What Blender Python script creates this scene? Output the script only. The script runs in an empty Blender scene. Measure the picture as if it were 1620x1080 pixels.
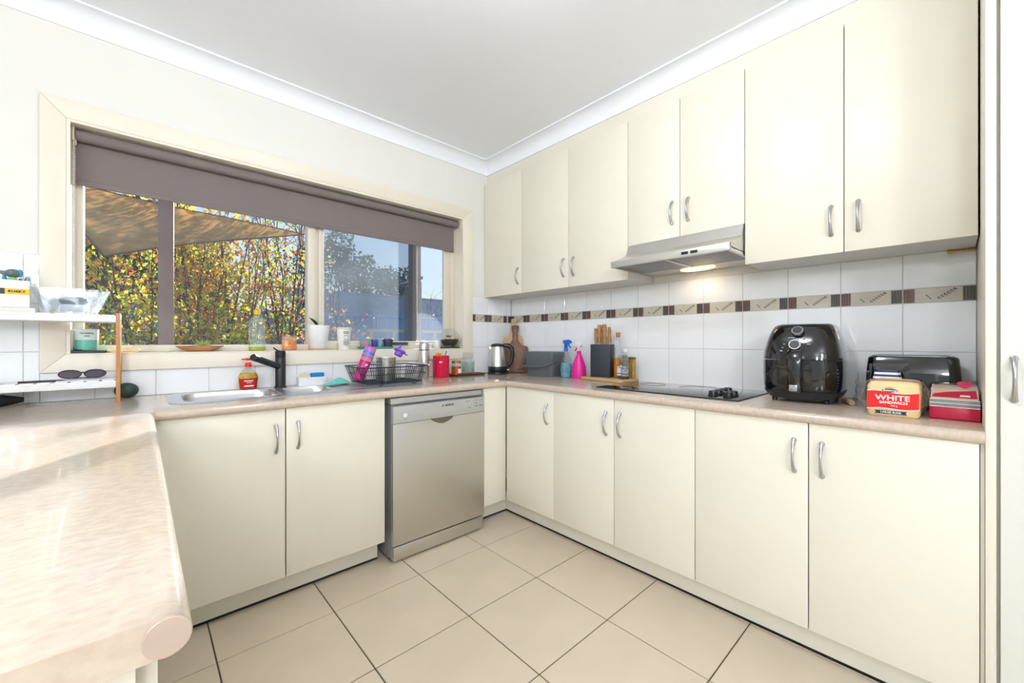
import bpy, bmesh, math, random
from mathutils import Vector, Matrix, noise as mnoise
random.seed(7)
R = math.radians
scene = bpy.context.scene
COL = scene.collection

# ------------------------------------------------------------------ camera
FPX = 641.0                                   # focal length in pixels of the 1620 x 1080 frame
CAM = Vector((-2.34, -2.558, 1.143))
HEAD = math.atan((1508.6 - 810) / FPX)        # heading of the view, measured from +x
FWD = Vector((math.cos(HEAD), math.sin(HEAD), 0)); RGT = Vector((math.sin(HEAD), -math.cos(HEAD), 0))
cd = bpy.data.cameras.new('camera'); cam = bpy.data.objects.new('camera', cd); COL.objects.link(cam)
cd.sensor_width = 36; cd.lens = FPX / 1620 * 36; cd.clip_start = 0.02; cd.clip_end = 400
cam.location = CAM; cam.rotation_euler = (R(90), 0, HEAD - R(90))
scene.camera = cam

def ray(u, v): return FWD + RGT * ((u - 810) / FPX) + Vector((0, 0, (540.5 - v) / FPX))
def HX(u, v, x): d = ray(u, v); return CAM + d * ((x - CAM.x) / d.x)      # on a plane parallel to the hob wall
def WY(u, v, y): d = ray(u, v); return CAM + d * ((y - CAM.y) / d.y)      # on a plane parallel to the window wall
def BZ(u, v, z): d = ray(u, v); return CAM + d * ((z - CAM.z) / d.z)

# ------------------------------------------------------------------ world, sun, exposure
SUN_TRAVEL = Vector((-0.62, -1.0, -0.33)).normalized()
w = bpy.data.worlds.new('world'); scene.world = w; w.use_nodes = True
nt = w.node_tree; nt.nodes.clear()
SKY = 1.0
wo = nt.nodes.new('ShaderNodeOutputWorld'); bg = nt.nodes.new('ShaderNodeBackground')
tcw = nt.nodes.new('ShaderNodeTexCoord'); sx_ = nt.nodes.new('ShaderNodeSeparateXYZ'); rw = nt.nodes.new('ShaderNodeValToRGB')
nt.links.new(tcw.outputs['Generated'], sx_.inputs[0]); nt.links.new(sx_.outputs['Z'], rw.inputs[0])
e = rw.color_ramp.elements                                              # clear winter sky: pale at the horizon, blue above
e[0].position = 0.0; e[0].color = (0.92, 0.96, 1.0, 1); e[1].position = 1.0; e[1].color = (0.20, 0.38, 0.80, 1)
k = e.new(0.12); k.color = (0.80, 0.90, 1.0, 1); k = e.new(0.45); k.color = (0.40, 0.62, 0.95, 1)
bg.inputs['Strength'].default_value = SKY
nt.links.new(rw.outputs[0], bg.inputs[0]); nt.links.new(bg.outputs[0], wo.inputs[0])
sd = bpy.data.lights.new('sun', 'SUN'); sun = bpy.data.objects.new('sun', sd); COL.objects.link(sun)
sd.energy = 10.5; sd.angle = R(0.6); sd.color = (1.0, 0.96, 0.9)
sun.rotation_euler = SUN_TRAVEL.to_track_quat('-Z', 'Y').to_euler(); sun.location = (4, 8, 6)
vs = scene.view_settings
vs.view_transform = 'Standard'; vs.look = 'None'; vs.exposure = 0.1; vs.gamma = 1.0; vs.use_curve_mapping = False
FILL_K = 60.0                                 # glow of the fill globe added over the kitchen floor, out of view
FILL_E = 40.0                                 # brightness of the unseen globes added behind the camera as fill

# ------------------------------------------------------------------ materials
def lin(c): return tuple(((x / 255) / 12.92 if x / 255 <= 0.04045 else ((x / 255 + 0.055) / 1.055) ** 2.4) for x in c) + (1,)
MATS = {}
def M(name, rgb=(200, 200, 200), rough=0.5, metal=0.0, var=0.04, vscale=30.0, bump=None, spec=0.5, coat=0.0, trans=0.0, emit=None, stretch=None, rgb2=None, alpha=1.0, sheen=0.0):
    if name in MATS: return MATS[name]
    m = bpy.data.materials.new(name); m.use_nodes = True; MATS[name] = m
    n = m.node_tree.nodes; l = m.node_tree.links; b = n['Principled BSDF']
    tc = n.new('ShaderNodeTexCoord'); mp = n.new('ShaderNodeMapping'); l.new(tc.outputs['Object'], mp.inputs['Vector'])
    if stretch: mp.inputs['Scale'].default_value = stretch
    ns = n.new('ShaderNodeTexNoise'); ns.inputs['Scale'].default_value = vscale; ns.inputs['Detail'].default_value = 4
    l.new(mp.outputs[0], ns.inputs['Vector'])
    cr = n.new('ShaderNodeValToRGB'); c = lin(rgb); c2 = lin(rgb2) if rgb2 else None
    cr.color_ramp.elements[0].position = 0.3; cr.color_ramp.elements[1].position = 0.7
    cr.color_ramp.elements[0].color = c if c2 else tuple(x * (1 - var) for x in c[:3]) + (1,)
    cr.color_ramp.elements[1].color = c2 if c2 else tuple(min(1, x * (1 + var)) for x in c[:3]) + (1,)
    l.new(ns.outputs['Fac'], cr.inputs[0]); l.new(cr.outputs[0], b.inputs['Base Color'])
    b.inputs['Roughness'].default_value = rough; b.inputs['Metallic'].default_value = metal
    b.inputs['Specular IOR Level'].default_value = spec; b.inputs['Coat Weight'].default_value = coat
    b.inputs['Coat Roughness'].default_value = 0.05
    b.inputs['Transmission Weight'].default_value = trans; b.inputs['Alpha'].default_value = alpha
    b.inputs['Sheen Weight'].default_value = sheen
    if emit: b.inputs['Emission Color'].default_value = lin(emit[0]); b.inputs['Emission Strength'].default_value = emit[1]
    if bump:
        n2 = n.new('ShaderNodeTexNoise'); n2.inputs['Scale'].default_value = bump[0]; n2.inputs['Detail'].default_value = bump[3] if len(bump) > 3 else 3
        l.new(mp.outputs[0], n2.inputs['Vector'])
        bp = n.new('ShaderNodeBump'); bp.inputs['Strength'].default_value = bump[1]; bp.inputs['Distance'].default_value = bump[2]
        l.new(n2.outputs['Fac'], bp.inputs['Height']); l.new(bp.outputs[0], b.inputs['Normal'])
    return m

def thin_glass(name, tint=(245, 250, 250), refl=0.9, dirt=0.0, dirt_scale=8.0, smear=None, rough=0.02, speckle=0.0):
    """clear thin wall: see-through with fresnel reflection; optional dried dirt that scatters the light"""
    if name in MATS: return MATS[name]
    m = bpy.data.materials.new(name); m.use_nodes = True; MATS[name] = m
    n = m.node_tree.nodes; l = m.node_tree.links; n.clear()
    out = n.new('ShaderNodeOutputMaterial'); tr = n.new('ShaderNodeBsdfTransparent'); gl = n.new('ShaderNodeBsdfGlossy')
    tr.inputs[0].default_value = lin(tint); gl.inputs['Roughness'].default_value = rough
    fr = n.new('ShaderNodeFresnel'); ge = n.new('ShaderNodeNewGeometry')
    io = n.new('ShaderNodeMapRange'); io.inputs['To Min'].default_value = 1.45; io.inputs['To Max'].default_value = 1 / 1.45      # same reflection from either side of the thin wall
    l.new(ge.outputs['Backfacing'], io.inputs[0]); l.new(io.outputs[0], fr.inputs[0])
    mul = n.new('ShaderNodeMath'); mul.operation = 'MULTIPLY'; mul.inputs[1].default_value = refl; l.new(fr.outputs[0], mul.inputs[0])
    mx = n.new('ShaderNodeMixShader'); l.new(mul.outputs[0], mx.inputs[0]); l.new(tr.outputs[0], mx.inputs[1]); l.new(gl.outputs[0], mx.inputs[2])
    last = mx
    if dirt > 0:
        tc = n.new('ShaderNodeTexCoord'); ns = n.new('ShaderNodeTexNoise'); ns.inputs['Scale'].default_value = dirt_scale; ns.inputs['Detail'].default_value = 8
        l.new(tc.outputs['Object'], ns.inputs['Vector'])
        rm = n.new('ShaderNodeMapRange'); rm.inputs['From Min'].default_value = 0.3; rm.inputs['From Max'].default_value = 0.75
        rm.inputs['To Min'].default_value = dirt * 0.5; rm.inputs['To Max'].default_value = dirt * 1.5; l.new(ns.outputs['Fac'], rm.inputs[0])
        fac = rm.outputs[0]
        if speckle:
            vo = n.new('ShaderNodeTexNoise'); vo.inputs['Scale'].default_value = 220; vo.inputs['Detail'].default_value = 2; l.new(tc.outputs['Object'], vo.inputs['Vector'])
            r2 = n.new('ShaderNodeMapRange'); r2.inputs['From Min'].default_value = 0.62; r2.inputs['From Max'].default_value = 0.7; r2.inputs['To Max'].default_value = speckle; l.new(vo.outputs['Fac'], r2.inputs[0])
            ad = n.new('ShaderNodeMath'); ad.operation = 'ADD'; l.new(fac, ad.inputs[0]); l.new(r2.outputs[0], ad.inputs[1]); fac = ad.outputs[0]
        if smear:
            vm = n.new('ShaderNodeVectorMath'); vm.operation = 'DISTANCE'; vm.inputs[1].default_value = smear[0]; l.new(tc.outputs['Object'], vm.inputs[0])
            r3 = n.new('ShaderNodeMapRange'); r3.inputs['From Min'].default_value = smear[1]; r3.inputs['From Max'].default_value = smear[1] - 0.02; r3.inputs['To Max'].default_value = smear[2]; l.new(vm.outputs['Value'], r3.inputs[0])
            ad2 = n.new('ShaderNodeMath'); ad2.operation = 'ADD'; l.new(fac, ad2.inputs[0]); l.new(r3.outputs[0], ad2.inputs[1]); fac = ad2.outputs[0]
        ts = n.new('ShaderNodeBsdfTranslucent'); ts.inputs[0].default_value = (0.8, 0.85, 0.9, 1)
        mx2 = n.new('ShaderNodeMixShader'); l.new(fac, mx2.inputs[0]); l.new(mx.outputs[0], mx2.inputs[1]); l.new(ts.outputs[0], mx2.inputs[2]); last = mx2
    l.new(last.outputs[0], out.inputs[0])
    return m

def leaf_mat(name, rgb, t=0.55):
    if name in MATS: return MATS[name]
    m = bpy.data.materials.new(name); m.use_nodes = True; MATS[name] = m
    n = m.node_tree.nodes; l = m.node_tree.links; n.clear()
    out = n.new('ShaderNodeOutputMaterial'); d = n.new('ShaderNodeBsdfDiffuse'); ts = n.new('ShaderNodeBsdfTranslucent'); mx = n.new('ShaderNodeMixShader')
    tc = n.new('ShaderNodeTexCoord'); ns = n.new('ShaderNodeTexNoise'); ns.inputs['Scale'].default_value = 9; l.new(tc.outputs['Object'], ns.inputs['Vector'])
    cr = n.new('ShaderNodeValToRGB'); c = lin(rgb); cr.color_ramp.elements[0].color = tuple(x * .7 for x in c[:3]) + (1,); cr.color_ramp.elements[1].color = tuple(min(1, x * 1.25) for x in c[:3]) + (1,)
    l.new(ns.outputs['Fac'], cr.inputs[0]); l.new(cr.outputs[0], d.inputs[0]); l.new(cr.outputs[0], ts.inputs[0])
    mx.inputs[0].default_value = t; l.new(d.outputs[0], mx.inputs[1]); l.new(ts.outputs[0], mx.inputs[2]); l.new(mx.outputs[0], out.inputs[0])
    return m

cream = M('cream_laminate', (232, 226, 210), 0.38, var=0.012, vscale=6)
cream_up = cream
paint = M('wall_paint', (232, 231, 225), 0.7, var=0.012, vscale=4)
ceil_m = M('ceiling_paint', (245, 248, 254), 0.8, var=0.01, vscale=3)
trim_m = M('trim_paint', (234, 226, 210), 0.4, var=0.012, vscale=8)
tile_m = M('white_wall_tile', (244, 245, 247), 0.06, var=0.008, vscale=5, bump=(13, 0.6, 0.006, 1), spec=.9)
grout_m = M('wall_grout', (205, 203, 196), 0.9, var=0.04)
ftile_m = M('floor_tile_beige', (214, 198, 175), 0.32, var=0.035, vscale=5, bump=(60, 0.08, 0.002))
fgrout_m = M('floor_grout', (92, 80, 62), 0.9)
bench_m = M('benchtop_stone_laminate', (194, 176, 158), 0.16, vscale=60, rgb2=(209, 192, 175), stretch=(1, 1.6, 1), coat=0.25, bump=(120, 0.04, 0.001))
steel = M('brushed_steel', (214, 212, 207), 0.36, 1.0, var=0.03, vscale=40, stretch=(1, 60, 1))
steel_dw = M('dishwasher_steel', (206, 204, 199), 0.33, 1.0, var=0.02, vscale=60, stretch=(1, 1, 30))
sink_m = M('sink_steel', (205, 206, 208), 0.33, 1.0, var=0.02, vscale=20)
chrome = M('satin_chrome', (186, 188, 190), 0.25, 1.0, var=0.02)
black_pl = M('black_plastic', (26, 28, 32), 0.35, var=0.1)
black_gl = M('black_gloss', (10, 10, 12), 0.07, var=0.1, coat=0.6)
matt_blk = M('matt_black_metal', (30, 31, 34), 0.4, var=0.08)
white_pl = M('white_plastic', (236, 236, 234), 0.4, var=0.01)
silver_pl = M('silver_plastic', (186, 187, 184), 0.4, 0.35, var=0.02)
glass_w = thin_glass('clear_glass', (252, 253, 253))
ink = M('dark_ink', (52, 50, 54), 0.6)

# ------------------------------------------------------------------ mesh building
class MB:
    def __init__(s): s.v = []; s.f = []; s.m = []
    def _add(s, vs, fs, mi=0):
        o = len(s.v); s.v += [Vector(p) for p in vs]
        for f in fs: s.f.append([o + i for i in f]); s.m.append(mi)
        return s
    def box(s, x0, y0, z0, x1, y1, z1, mi=0):
        x0, x1 = min(x0, x1), max(x0, x1); y0, y1 = min(y0, y1), max(y0, y1); z0, z1 = min(z0, z1), max(z0, z1)
        return s._add([(x0, y0, z0), (x1, y0, z0), (x1, y1, z0), (x0, y1, z0), (x0, y0, z1), (x1, y0, z1), (x1, y1, z1), (x0, y1, z1)],
                      [(0, 3, 2, 1), (4, 5, 6, 7), (0, 1, 5, 4), (1, 2, 6, 5), (2, 3, 7, 6), (3, 0, 4, 7)], mi)
    def lathe(s, prof, cx=0, cy=0, z0=0, n=28, mi=0, cap=True, sx=1, sy=1):
        vs = []; fs = []
        for r, z in prof:
            for k in range(n):
                a = 2 * math.pi * k / n; vs.append((cx + r * math.cos(a) * sx, cy + r * math.sin(a) * sy, z0 + z))
        for i in range(len(prof) - 1):
            for k in range(n):
                k2 = (k + 1) % n; fs.append((i * n + k, i * n + k2, (i + 1) * n + k2, (i + 1) * n + k))
        if cap:
            if prof[0][0] > 1e-6: fs.append(tuple(range(n - 1, -1, -1)))
            if prof[-1][0] > 1e-6: fs.append(tuple((len(prof) - 1) * n + k for k in range(n)))
        return s._add(vs, fs, mi)
    def tube(s, pts, r, n=8, closed=False, mi=0, flat=1.0):
        pts = [Vector(p) for p in pts]; N = len(pts); vs = []; fs = []; up = None
        rr = r if isinstance(r, (list, tuple)) else [r] * N
        for i, p in enumerate(pts):
            a = pts[(i - 1) % N] if (closed or i > 0) else p; b = pts[(i + 1) % N] if (closed or i < N - 1) else p
            t = (b - a).normalized()
            if up is None: up = Vector((0, 0, 1)) if abs(t.z) < 0.9 else Vector((1, 0, 0))
            x = t.cross(up)
            if x.length < 1e-5: x = t.cross(Vector((0.3, 1, 0.2)))
            x.normalize(); y = x.cross(t).normalized(); up = y
            for k in range(n):
                an = 2 * math.pi * k / n; vs.append(p + x * (rr[i] * math.cos(an)) + y * (rr[i] * flat * math.sin(an)))
        for i in range(N if closed else N - 1):
            j = (i + 1) % N
            for k in range(n):
                k2 = (k + 1) % n; fs.append((i * n + k, i * n + k2, j * n + k2, j * n + k))
        if not closed: fs.append(tuple(range(n - 1, -1, -1))); fs.append(tuple((N - 1) * n + k for k in range(n)))
        return s._add(vs, fs, mi)
    def prism(s, poly, axis, a0, a1, mi=0):
        """extrude a 2-D polygon: axis 'x' (poly = y,z), 'y' (poly = x,z), 'z' (poly = x,y)"""
        def P(p, a): return (a, p[0], p[1]) if axis == 'x' else ((p[0], a, p[1]) if axis == 'y' else (p[0], p[1], a))
        n = len(poly); vs = [P(p, a0) for p in poly] + [P(p, a1) for p in poly]
        fs = [tuple(range(n)), tuple(range(2 * n - 1, n - 1, -1))] + [(i, i + n, (i + 1) % n + n, (i + 1) % n) for i in range(n)]
        return s._add(vs, fs, mi)
    def loft(s, rings, mi=0, cap0=True, cap1=True):
        n = len(rings[0]); vs = [p for r in rings for p in r]; fs = []
        for i in range(len(rings) - 1):
            for k in range(n):
                k2 = (k + 1) % n; fs.append((i * n + k, i * n + k2, (i + 1) * n + k2, (i + 1) * n + k))
        if cap0: fs.append(tuple(range(n - 1, -1, -1)))
        if cap1: fs.append(tuple((len(rings) - 1) * n + k for k in range(n)))
        return s._add(vs, fs, mi)
    def ball(s, c, r, n=12, mi=0, sx=1, sy=1, sz=1):
        k = max(5, n // 2); prof = [(max(1e-4, r * math.sin(math.pi * i / k)), -r * sz * math.cos(math.pi * i / k)) for i in range(k + 1)]
        return s.lathe(prof, c[0], c[1], c[2], n, mi, True, sx, sy)
    def xf(s, mat, start=0):
        for i in range(start, len(s.v)): s.v[i] = mat @ s.v[i]
        return s

def rrect(w, d, r, z, n=5, cx=0, cy=0):
    pts = []
    for (sx, sy, a0) in ((1, 1, 0), (-1, 1, 90), (-1, -1, 180), (1, -1, 270)):
        for k in range(n + 1):
            a = R(a0 + 90 * k / n); pts.append(Vector((cx + sx * (w / 2 - r) + r * math.cos(a), cy + sy * (d / 2 - r) + r * math.sin(a), z)))
    return pts

def mesh_from(mb, name, mats, bevel=0, smooth=35, seg=2):
    me = bpy.data.meshes.new(name)
    bm = bmesh.new(); vv = [bm.verts.new(p) for p in mb.v]
    for f, mi in zip(mb.f, mb.m):
        try: fc = bm.faces.new([vv[i] for i in f]); fc.material_index = mi
        except ValueError: pass
    bmesh.ops.recalc_face_normals(bm, faces=bm.faces[:])
    if bevel:
        eds = [e for e in bm.edges if len(e.link_faces) == 2 and e.calc_face_angle(0) > R(40)]
        bmesh.ops.bevel(bm, geom=eds, offset=bevel, segments=seg, profile=0.5, affect='EDGES', clamp_overlap=True)
    if smooth:
        for f in bm.faces: f.smooth = True
        for e in bm.edges:
            if len(e.link_faces) == 2 and e.calc_face_angle(0) > R(smooth): e.smooth = False
    bm.to_mesh(me); bm.free()
    for m in (mats if isinstance(mats, (list, tuple)) else [mats]): me.materials.append(m)
    return me

def link(name, me, parent=None, loc=None, rotz=0):
    o = bpy.data.objects.new(name, me); COL.objects.link(o)
    if parent is not None: o.parent = parent
    if loc is not None: o.location = loc
    if rotz: o.rotation_euler.z = rotz
    return o

def origin_of(t):
    p = Vector((0, 0, 0))
    while t is not None: p = p + t.location; t = t.parent
    return p

def part(name, mb, mats, parent=None, bevel=0, smooth=35, world=False, label=None, seg=2, kind=None):
    """one mesh object; world=True means the vertices are in world space and the (unrotated) parent is subtracted"""
    if world and parent is not None:
        o = origin_of(parent); mb.xf(Matrix.Translation(-o))
    ob = link(name, mesh_from(mb, name, mats, bevel, smooth, seg), parent)
    if label: ob['label'] = label
    if kind: ob['kind'] = kind
    return ob

def thing(name, label, cat, loc=(0, 0, 0), rotz=0, group=None):
    o = bpy.data.objects.new(name, None); COL.objects.link(o); o.empty_display_size = 0.05
    o.location = loc; o.rotation_euler = (0, 0, rotz); o['label'] = label; o['category'] = cat
    if group: o['group'] = group
    return o
def tag(o, label, cat, group=None, kind=None):
    o['label'] = label; o['category'] = cat
    if group: o['group'] = group
    if kind: o['kind'] = kind
    return o
def solo(name, mb, mats, label, cat, loc=(0, 0, 0), rotz=0, bevel=0, smooth=35, group=None):
    """a thing that is one mesh"""
    o = link(name, mesh_from(mb, name, mats, bevel, smooth), None, loc, rotz); return tag(o, label, cat, group)
def struct(name, mb, mats, bevel=0, smooth=35, label=None):
    o = part(name, mb, mats, None, bevel, smooth); o['kind'] = 'structure'
    if label: o['label'] = label
    return o
def sroot(name, label=None):
    o = bpy.data.objects.new(name, None); COL.objects.link(o); o.empty_display_size = 0.05; o['kind'] = 'structure'
    if label: o['label'] = label
    return o

def text(body, size, mat, parent, loc, rot=(R(90), 0, 0), name='lettering', ext=0.0004, sx=1.0, align='CENTER', shear=0.0, bold=0.0, space=1.0):
    cu = bpy.data.curves.new(name, 'FONT'); cu.body = body; cu.size = size; cu.align_x = align; cu.align_y = 'CENTER'; cu.extrude = ext; cu.shear = shear; cu.offset = bold; cu.resolution_u = 2; cu.space_character = space
    tmp = bpy.data.objects.new('tmp', cu); COL.objects.link(tmp); bpy.context.view_layer.update()
    me = bpy.data.meshes.new_from_object(tmp.evaluated_get(bpy.context.evaluated_depsgraph_get()))
    bpy.data.objects.remove(tmp); bpy.data.curves.remove(cu)
    me.materials.clear(); me.materials.append(mat)
    for v in me.vertices: v.co.x *= sx
    o = link(name, me, parent, loc); o.rotation_euler = rot
    return o

# ================================================================== SETTING
RX0, RY0, CEIL = -5.4, -6.0, 2.565
BENCH = 0.89
# floor
fl = struct('floor', MB().box(RX0 - .15, RY0 - .15, -0.12, 0.15, 0.16, -0.004), fgrout_m)
def tile_mesh(key, w, h, t, ch, mat):
    """tile lying in the xy plane, face towards +z, chamfered rim"""
    a, b = w / 2, h / 2
    v = [(-a, -b, 0), (a, -b, 0), (a, b, 0), (-a, b, 0), (-a, -b, t - ch), (a, -b, t - ch), (a, b, t - ch), (-a, b, t - ch),
         (-a + ch, -b + ch, t), (a - ch, -b + ch, t), (a - ch, b - ch, t), (-a + ch, b - ch, t)]
    f = [(8, 9, 10, 11)] + [(i, (i + 1) % 4, (i + 1) % 4 + 4, i + 4) for i in range(4)] + [(i + 4, (i + 1) % 4 + 4, (i + 1) % 4 + 8, i + 8) for i in range(4)]
    mb = MB(); mb._add(v, f); return mesh_from(mb, key, mat, smooth=0)
PT = 0.4045
ft = tile_mesh('floor_tile', PT - 0.005, PT - 0.005, 0.008, 0.0012, ftile_m)
for i in range(-2, 12):
    for j in range(-2, 14):
        cx = -0.925 + PT / 2 - i * PT + PT; cy = -0.786 + PT / 2 - j * PT + PT
        if cx - PT / 2 > -0.02 or cy - PT / 2 > -0.02 or cx < RX0 or cy < RY0: continue
        if cx - PT / 2 > -0.5 or cy - PT / 2 > -0.5: continue            # wholly under the cupboards
        o = link('floor_tile', ft, fl, (cx, cy, -0.008 + random.uniform(-.0003, .0003)))
# outer strip of floor tiles that meets the plinths
# walls
OX0, OX1, OZ0, OZ1 = -2.571, -0.509, 1.09, 2.09                         # window opening
wb = MB()
wb.box(RX0 - .15, 0, -0.1, OX0, .16, CEIL + .1).box(OX1, 0, -0.1, 0.15, .16, CEIL + .1).box(OX0, 0, -0.1, OX1, .16, OZ0).box(OX0, 0, OZ1, OX1, .16, CEIL + .1)
wall_back = struct('wall_back', wb, paint)
wall_right = struct('wall_right', MB().box(0, RY0 - .15, -0.1, 0.15, 0, CEIL + .1), paint)
wl = MB(); wl.box(RX0 - .15, RY0 - .15, -.1, RX0, -4.6, CEIL + .1).box(RX0 - .15, -1.4, -.1, RX0, 0, CEIL + .1).box(RX0 - .15, -4.6, -.1, RX0, -1.4, .05).box(RX0 - .15, -4.6, 2.15, RX0, -1.4, CEIL + .1)
wall_left = struct('wall_left', wl, paint)
wf = MB(); wf.box(RX0, RY0 - .15, -.1, -4.4, RY0, CEIL + .1).box(-1.2, RY0 - .15, -.1, 0, RY0, CEIL + .1).box(-4.4, RY0 - .15, 2.15, -1.2, RY0, CEIL + .1).box(-4.4, RY0 - .15, -.1, -1.2, RY0, .02)
wall_front = struct('wall_front', wf, paint)
ceiling = struct('ceiling', MB().box(RX0 - .15, RY0 - .15, CEIL, 0.15, 0.16, CEIL + .1), ceil_m)
# glazed sliding doors behind the camera
pane_m = thin_glass('door_glass', (250, 252, 252), 0.8)
for nm, ax in (('door_1', 'y'), ('window_2', 'x')):
    r = sroot(nm)
    a0, a1 = (-4.4, -1.2) if ax == 'y' else (-4.6, -1.4)
    fr = MB(); pn = MB()
    for k in range(3):
        a = a0 + (a1 - a0 - .05) * k / 2
        fr.box(a, RY0 - .1, .06, a + .05, RY0 - .05, 2.15) if ax == 'y' else fr.box(RX0 - .1, a, .06, RX0 - .05, a + .05, 2.15)
    if ax == 'y': fr.box(a0, RY0 - .1, 2.10, a1, RY0 - .05, 2.15).box(a0, RY0 - .1, .02, a1, RY0 - .05, .06); pn.box(a0, RY0 - .078, .06, a1, RY0 - .074, 2.1)
    else: fr.box(RX0 - .1, a0, 2.10, RX0 - .05, a1, 2.15).box(RX0 - .1, a0, .05, RX0 - .05, a1, .06); pn.box(RX0 - .078, a0, .06, RX0 - .074, a1, 2.1)
    part('frame', fr, trim_m, r); part('pane', pn, pane_m, r)

# cornices: coved plaster
def cove(n=9):
    p = [(0, -.085), (.008, -.085), (.008, -.078)]
    for k in range(n + 1):
        a = R(90 * k / n); p.append((.008 + .072 * (1 - math.cos(a)), -.078 + .070 * math.sin(a)))
    p += [(.084, -.008), (.092, -.008), (.092, 0), (0, 0)]
    return p
SOF = -0.266
struct('trim_1', MB().prism([(-a, CEIL + b) for a, b in cove()], 'x', RX0, SOF), ceil_m)
struct('trim_2', MB().prism([(SOF - a, CEIL + b) for a, b in cove()], 'y', -3.3, 0), ceil_m)
struct('trim_3', MB().box(SOF, -2.617, 2.397, 0, 0, CEIL), cream)        # bulkhead strip above the wall cupboards

# ---- wall tiles
TP = 0.2023; TT = 0.006
tcache = {}
def wall_tile(wall, a0, a1, z0, z1, side, name='wall_tile'):
    g = 0.0012
    w, h = a1 - a0 - 2 * g, z1 - z0 - 2 * g
    k = (round(w, 3), round(h, 3))
    if k not in tcache: tcache[k] = tile_mesh('wall_tile', w, h, TT, 0.0012, tile_m)
    o = link(name, tcache[k], wall)
    c = (a0 + a1) / 2; z = (z0 + z1) / 2
    tilt = (random.uniform(-.004, .004), random.uniform(-.004, .004))
    if side == 'back': o.location = (c, 0, z); o.rotation_euler = (R(90) + tilt[0], tilt[1], 0)
    else: o.location = (0, c, z); o.rotation_euler = (R(90) + tilt[0], tilt[1], R(-90))
# decorative border tile: beige face, ribbed brown ends, dark fern sprigs
bt_beige = M('border_beige', (205, 197, 182), 0.3, var=0.06, vscale=25)
bt_red = M('border_rust_rib', (104, 76, 70), 0.35, var=0.12, vscale=60)
bt_dark = M('border_dark_rib', (84, 76, 74), 0.35, var=0.15, vscale=60)
bt_ink = M('border_leaf_ink', (70, 62, 58), 0.4, var=0.1)
def border_mesh(w, h, left=True, right=True, sprig=True):
    mb = MB(); a, b = w / 2, h / 2
    mb.box(-a, -b, 0, a, b, .006, 0)
    rib = 0.0072
    for k in range(4):
        if left: x = -a + .001 + k * (rib + .0012); mb.box(x, -b + .001, .006, x + rib, b - .001, .0085, 1)
        if right: x = a - .001 - k * (rib + .0012); mb.box(x - rib, -b + .001, .006, x, b - .001, .0085, 2)
    if sprig:
        def leaf(x, y, ang, L, W):
            c, s = math.cos(ang), math.sin(ang); P = [(0, 0), (L * .4, W), (L, 0), (L * .4, -W)]
            mb._add([(x + px * c - py * s, y + px * s + py * c, .0064) for px, py in P] + [(x + px * c - py * s, y + px * s + py * c, .0058) for px, py in P], [(0, 1, 2, 3), (0, 4, 5, 1), (1, 5, 6, 2), (2, 6, 7, 3), (3, 7, 4, 0)], 3)
        for t in range(6):
            x = -.002 + t * .0085; y = -.016 + t * .0065
            leaf(x, y, R(62), .012, .0022); leaf(x + .003, y, R(18), .011, .002)
        leaf(.04, .014, R(38), .016, .0012)
        for t in range(3): leaf(-.034 + t * .005, .004 - t * .006, R(-60), .011, .0016); leaf(-.036 + t * .005, .002 - t * .006, R(-20), .008, .0014)
    return mesh_from(mb, 'border_tile', [bt_beige, bt_red, bt_dark, bt_ink], smooth=0)
bmesh_full = border_mesh(TP - .003, .056)
def border_tile(wall, a0, a1, side, me=None):
    me = me or bmesh_full
    o = link('border_tile', me, wall); c = (a0 + a1) / 2; z = 1.329
    if side == 'back': o.location = (c, 0, z); o.rotation_euler = (R(90), 0, 0)
    else: o.location = (0, c, z); o.rotation_euler = (R(90), 0, R(-90))
# rendered grout bed behind the tiles
part('grout_bed', MB().box(-.0035, -2.617, BENCH, 0, 0, 1.5), grout_m, wall_right)
gb = MB().box(-3.6, -.0035, BENCH, -2.646, 0, 1.5).box(-2.646, -.0035, BENCH, -.426, 0, 1.012).box(-.426, -.0035, BENCH, 0, 0, 1.5)
part('grout_bed', gb, grout_m, wall_back)
rows = ((BENCH, 1.1005), (1.1005, 1.3), (1.358, 1.4995))
cols = [(-.19 - TP * k, -.19 - TP * (k + 1)) for k in range(12)]
for y1, y0 in [(-.0065, -.19)] + cols:
    for z0, z1 in rows: wall_tile(wall_right, y0, y1, z0, z1, 'right')
    border_tile(wall_right, y0, y1, 'right', bmesh_full if y1 < -.1 else border_mesh(.181, .056))
xj = [-.06 - TP * k for k in range(18)]
for x0, x1 in [(-.06, -.0065), (xj[1], xj[0]), (-.426, xj[1])]:
    for z0, z1 in rows: wall_tile(wall_back, x0, x1, z0, z1, 'back')
    wd = x1 - x0
    border_tile(wall_back, x0, x1, 'back', bmesh_full if wd > .19 else (border_mesh(wd - .003, .056, False, True, False) if wd < .1 else border_mesh(wd - .003, .056)))
for k in range(1, 13):                                                  # low row under the window board
    x1 = min(xj[k], -.426); x0 = max(xj[k + 1], -2.646)
    if x1 - x0 > .01: wall_tile(wall_back, x0, x1, BENCH, 1.0135, 'back')
lx = [-2.646] + [x for x in xj if x < -2.66 and x > -3.55]
for k in range(len(lx) - 1):
    for z0, z1 in ((BENCH, 1.1005), (1.1005, 1.3), (1.3, 1.4995)): wall_tile(wall_back, lx[k + 1], lx[k], z0, z1, 'back')

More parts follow.
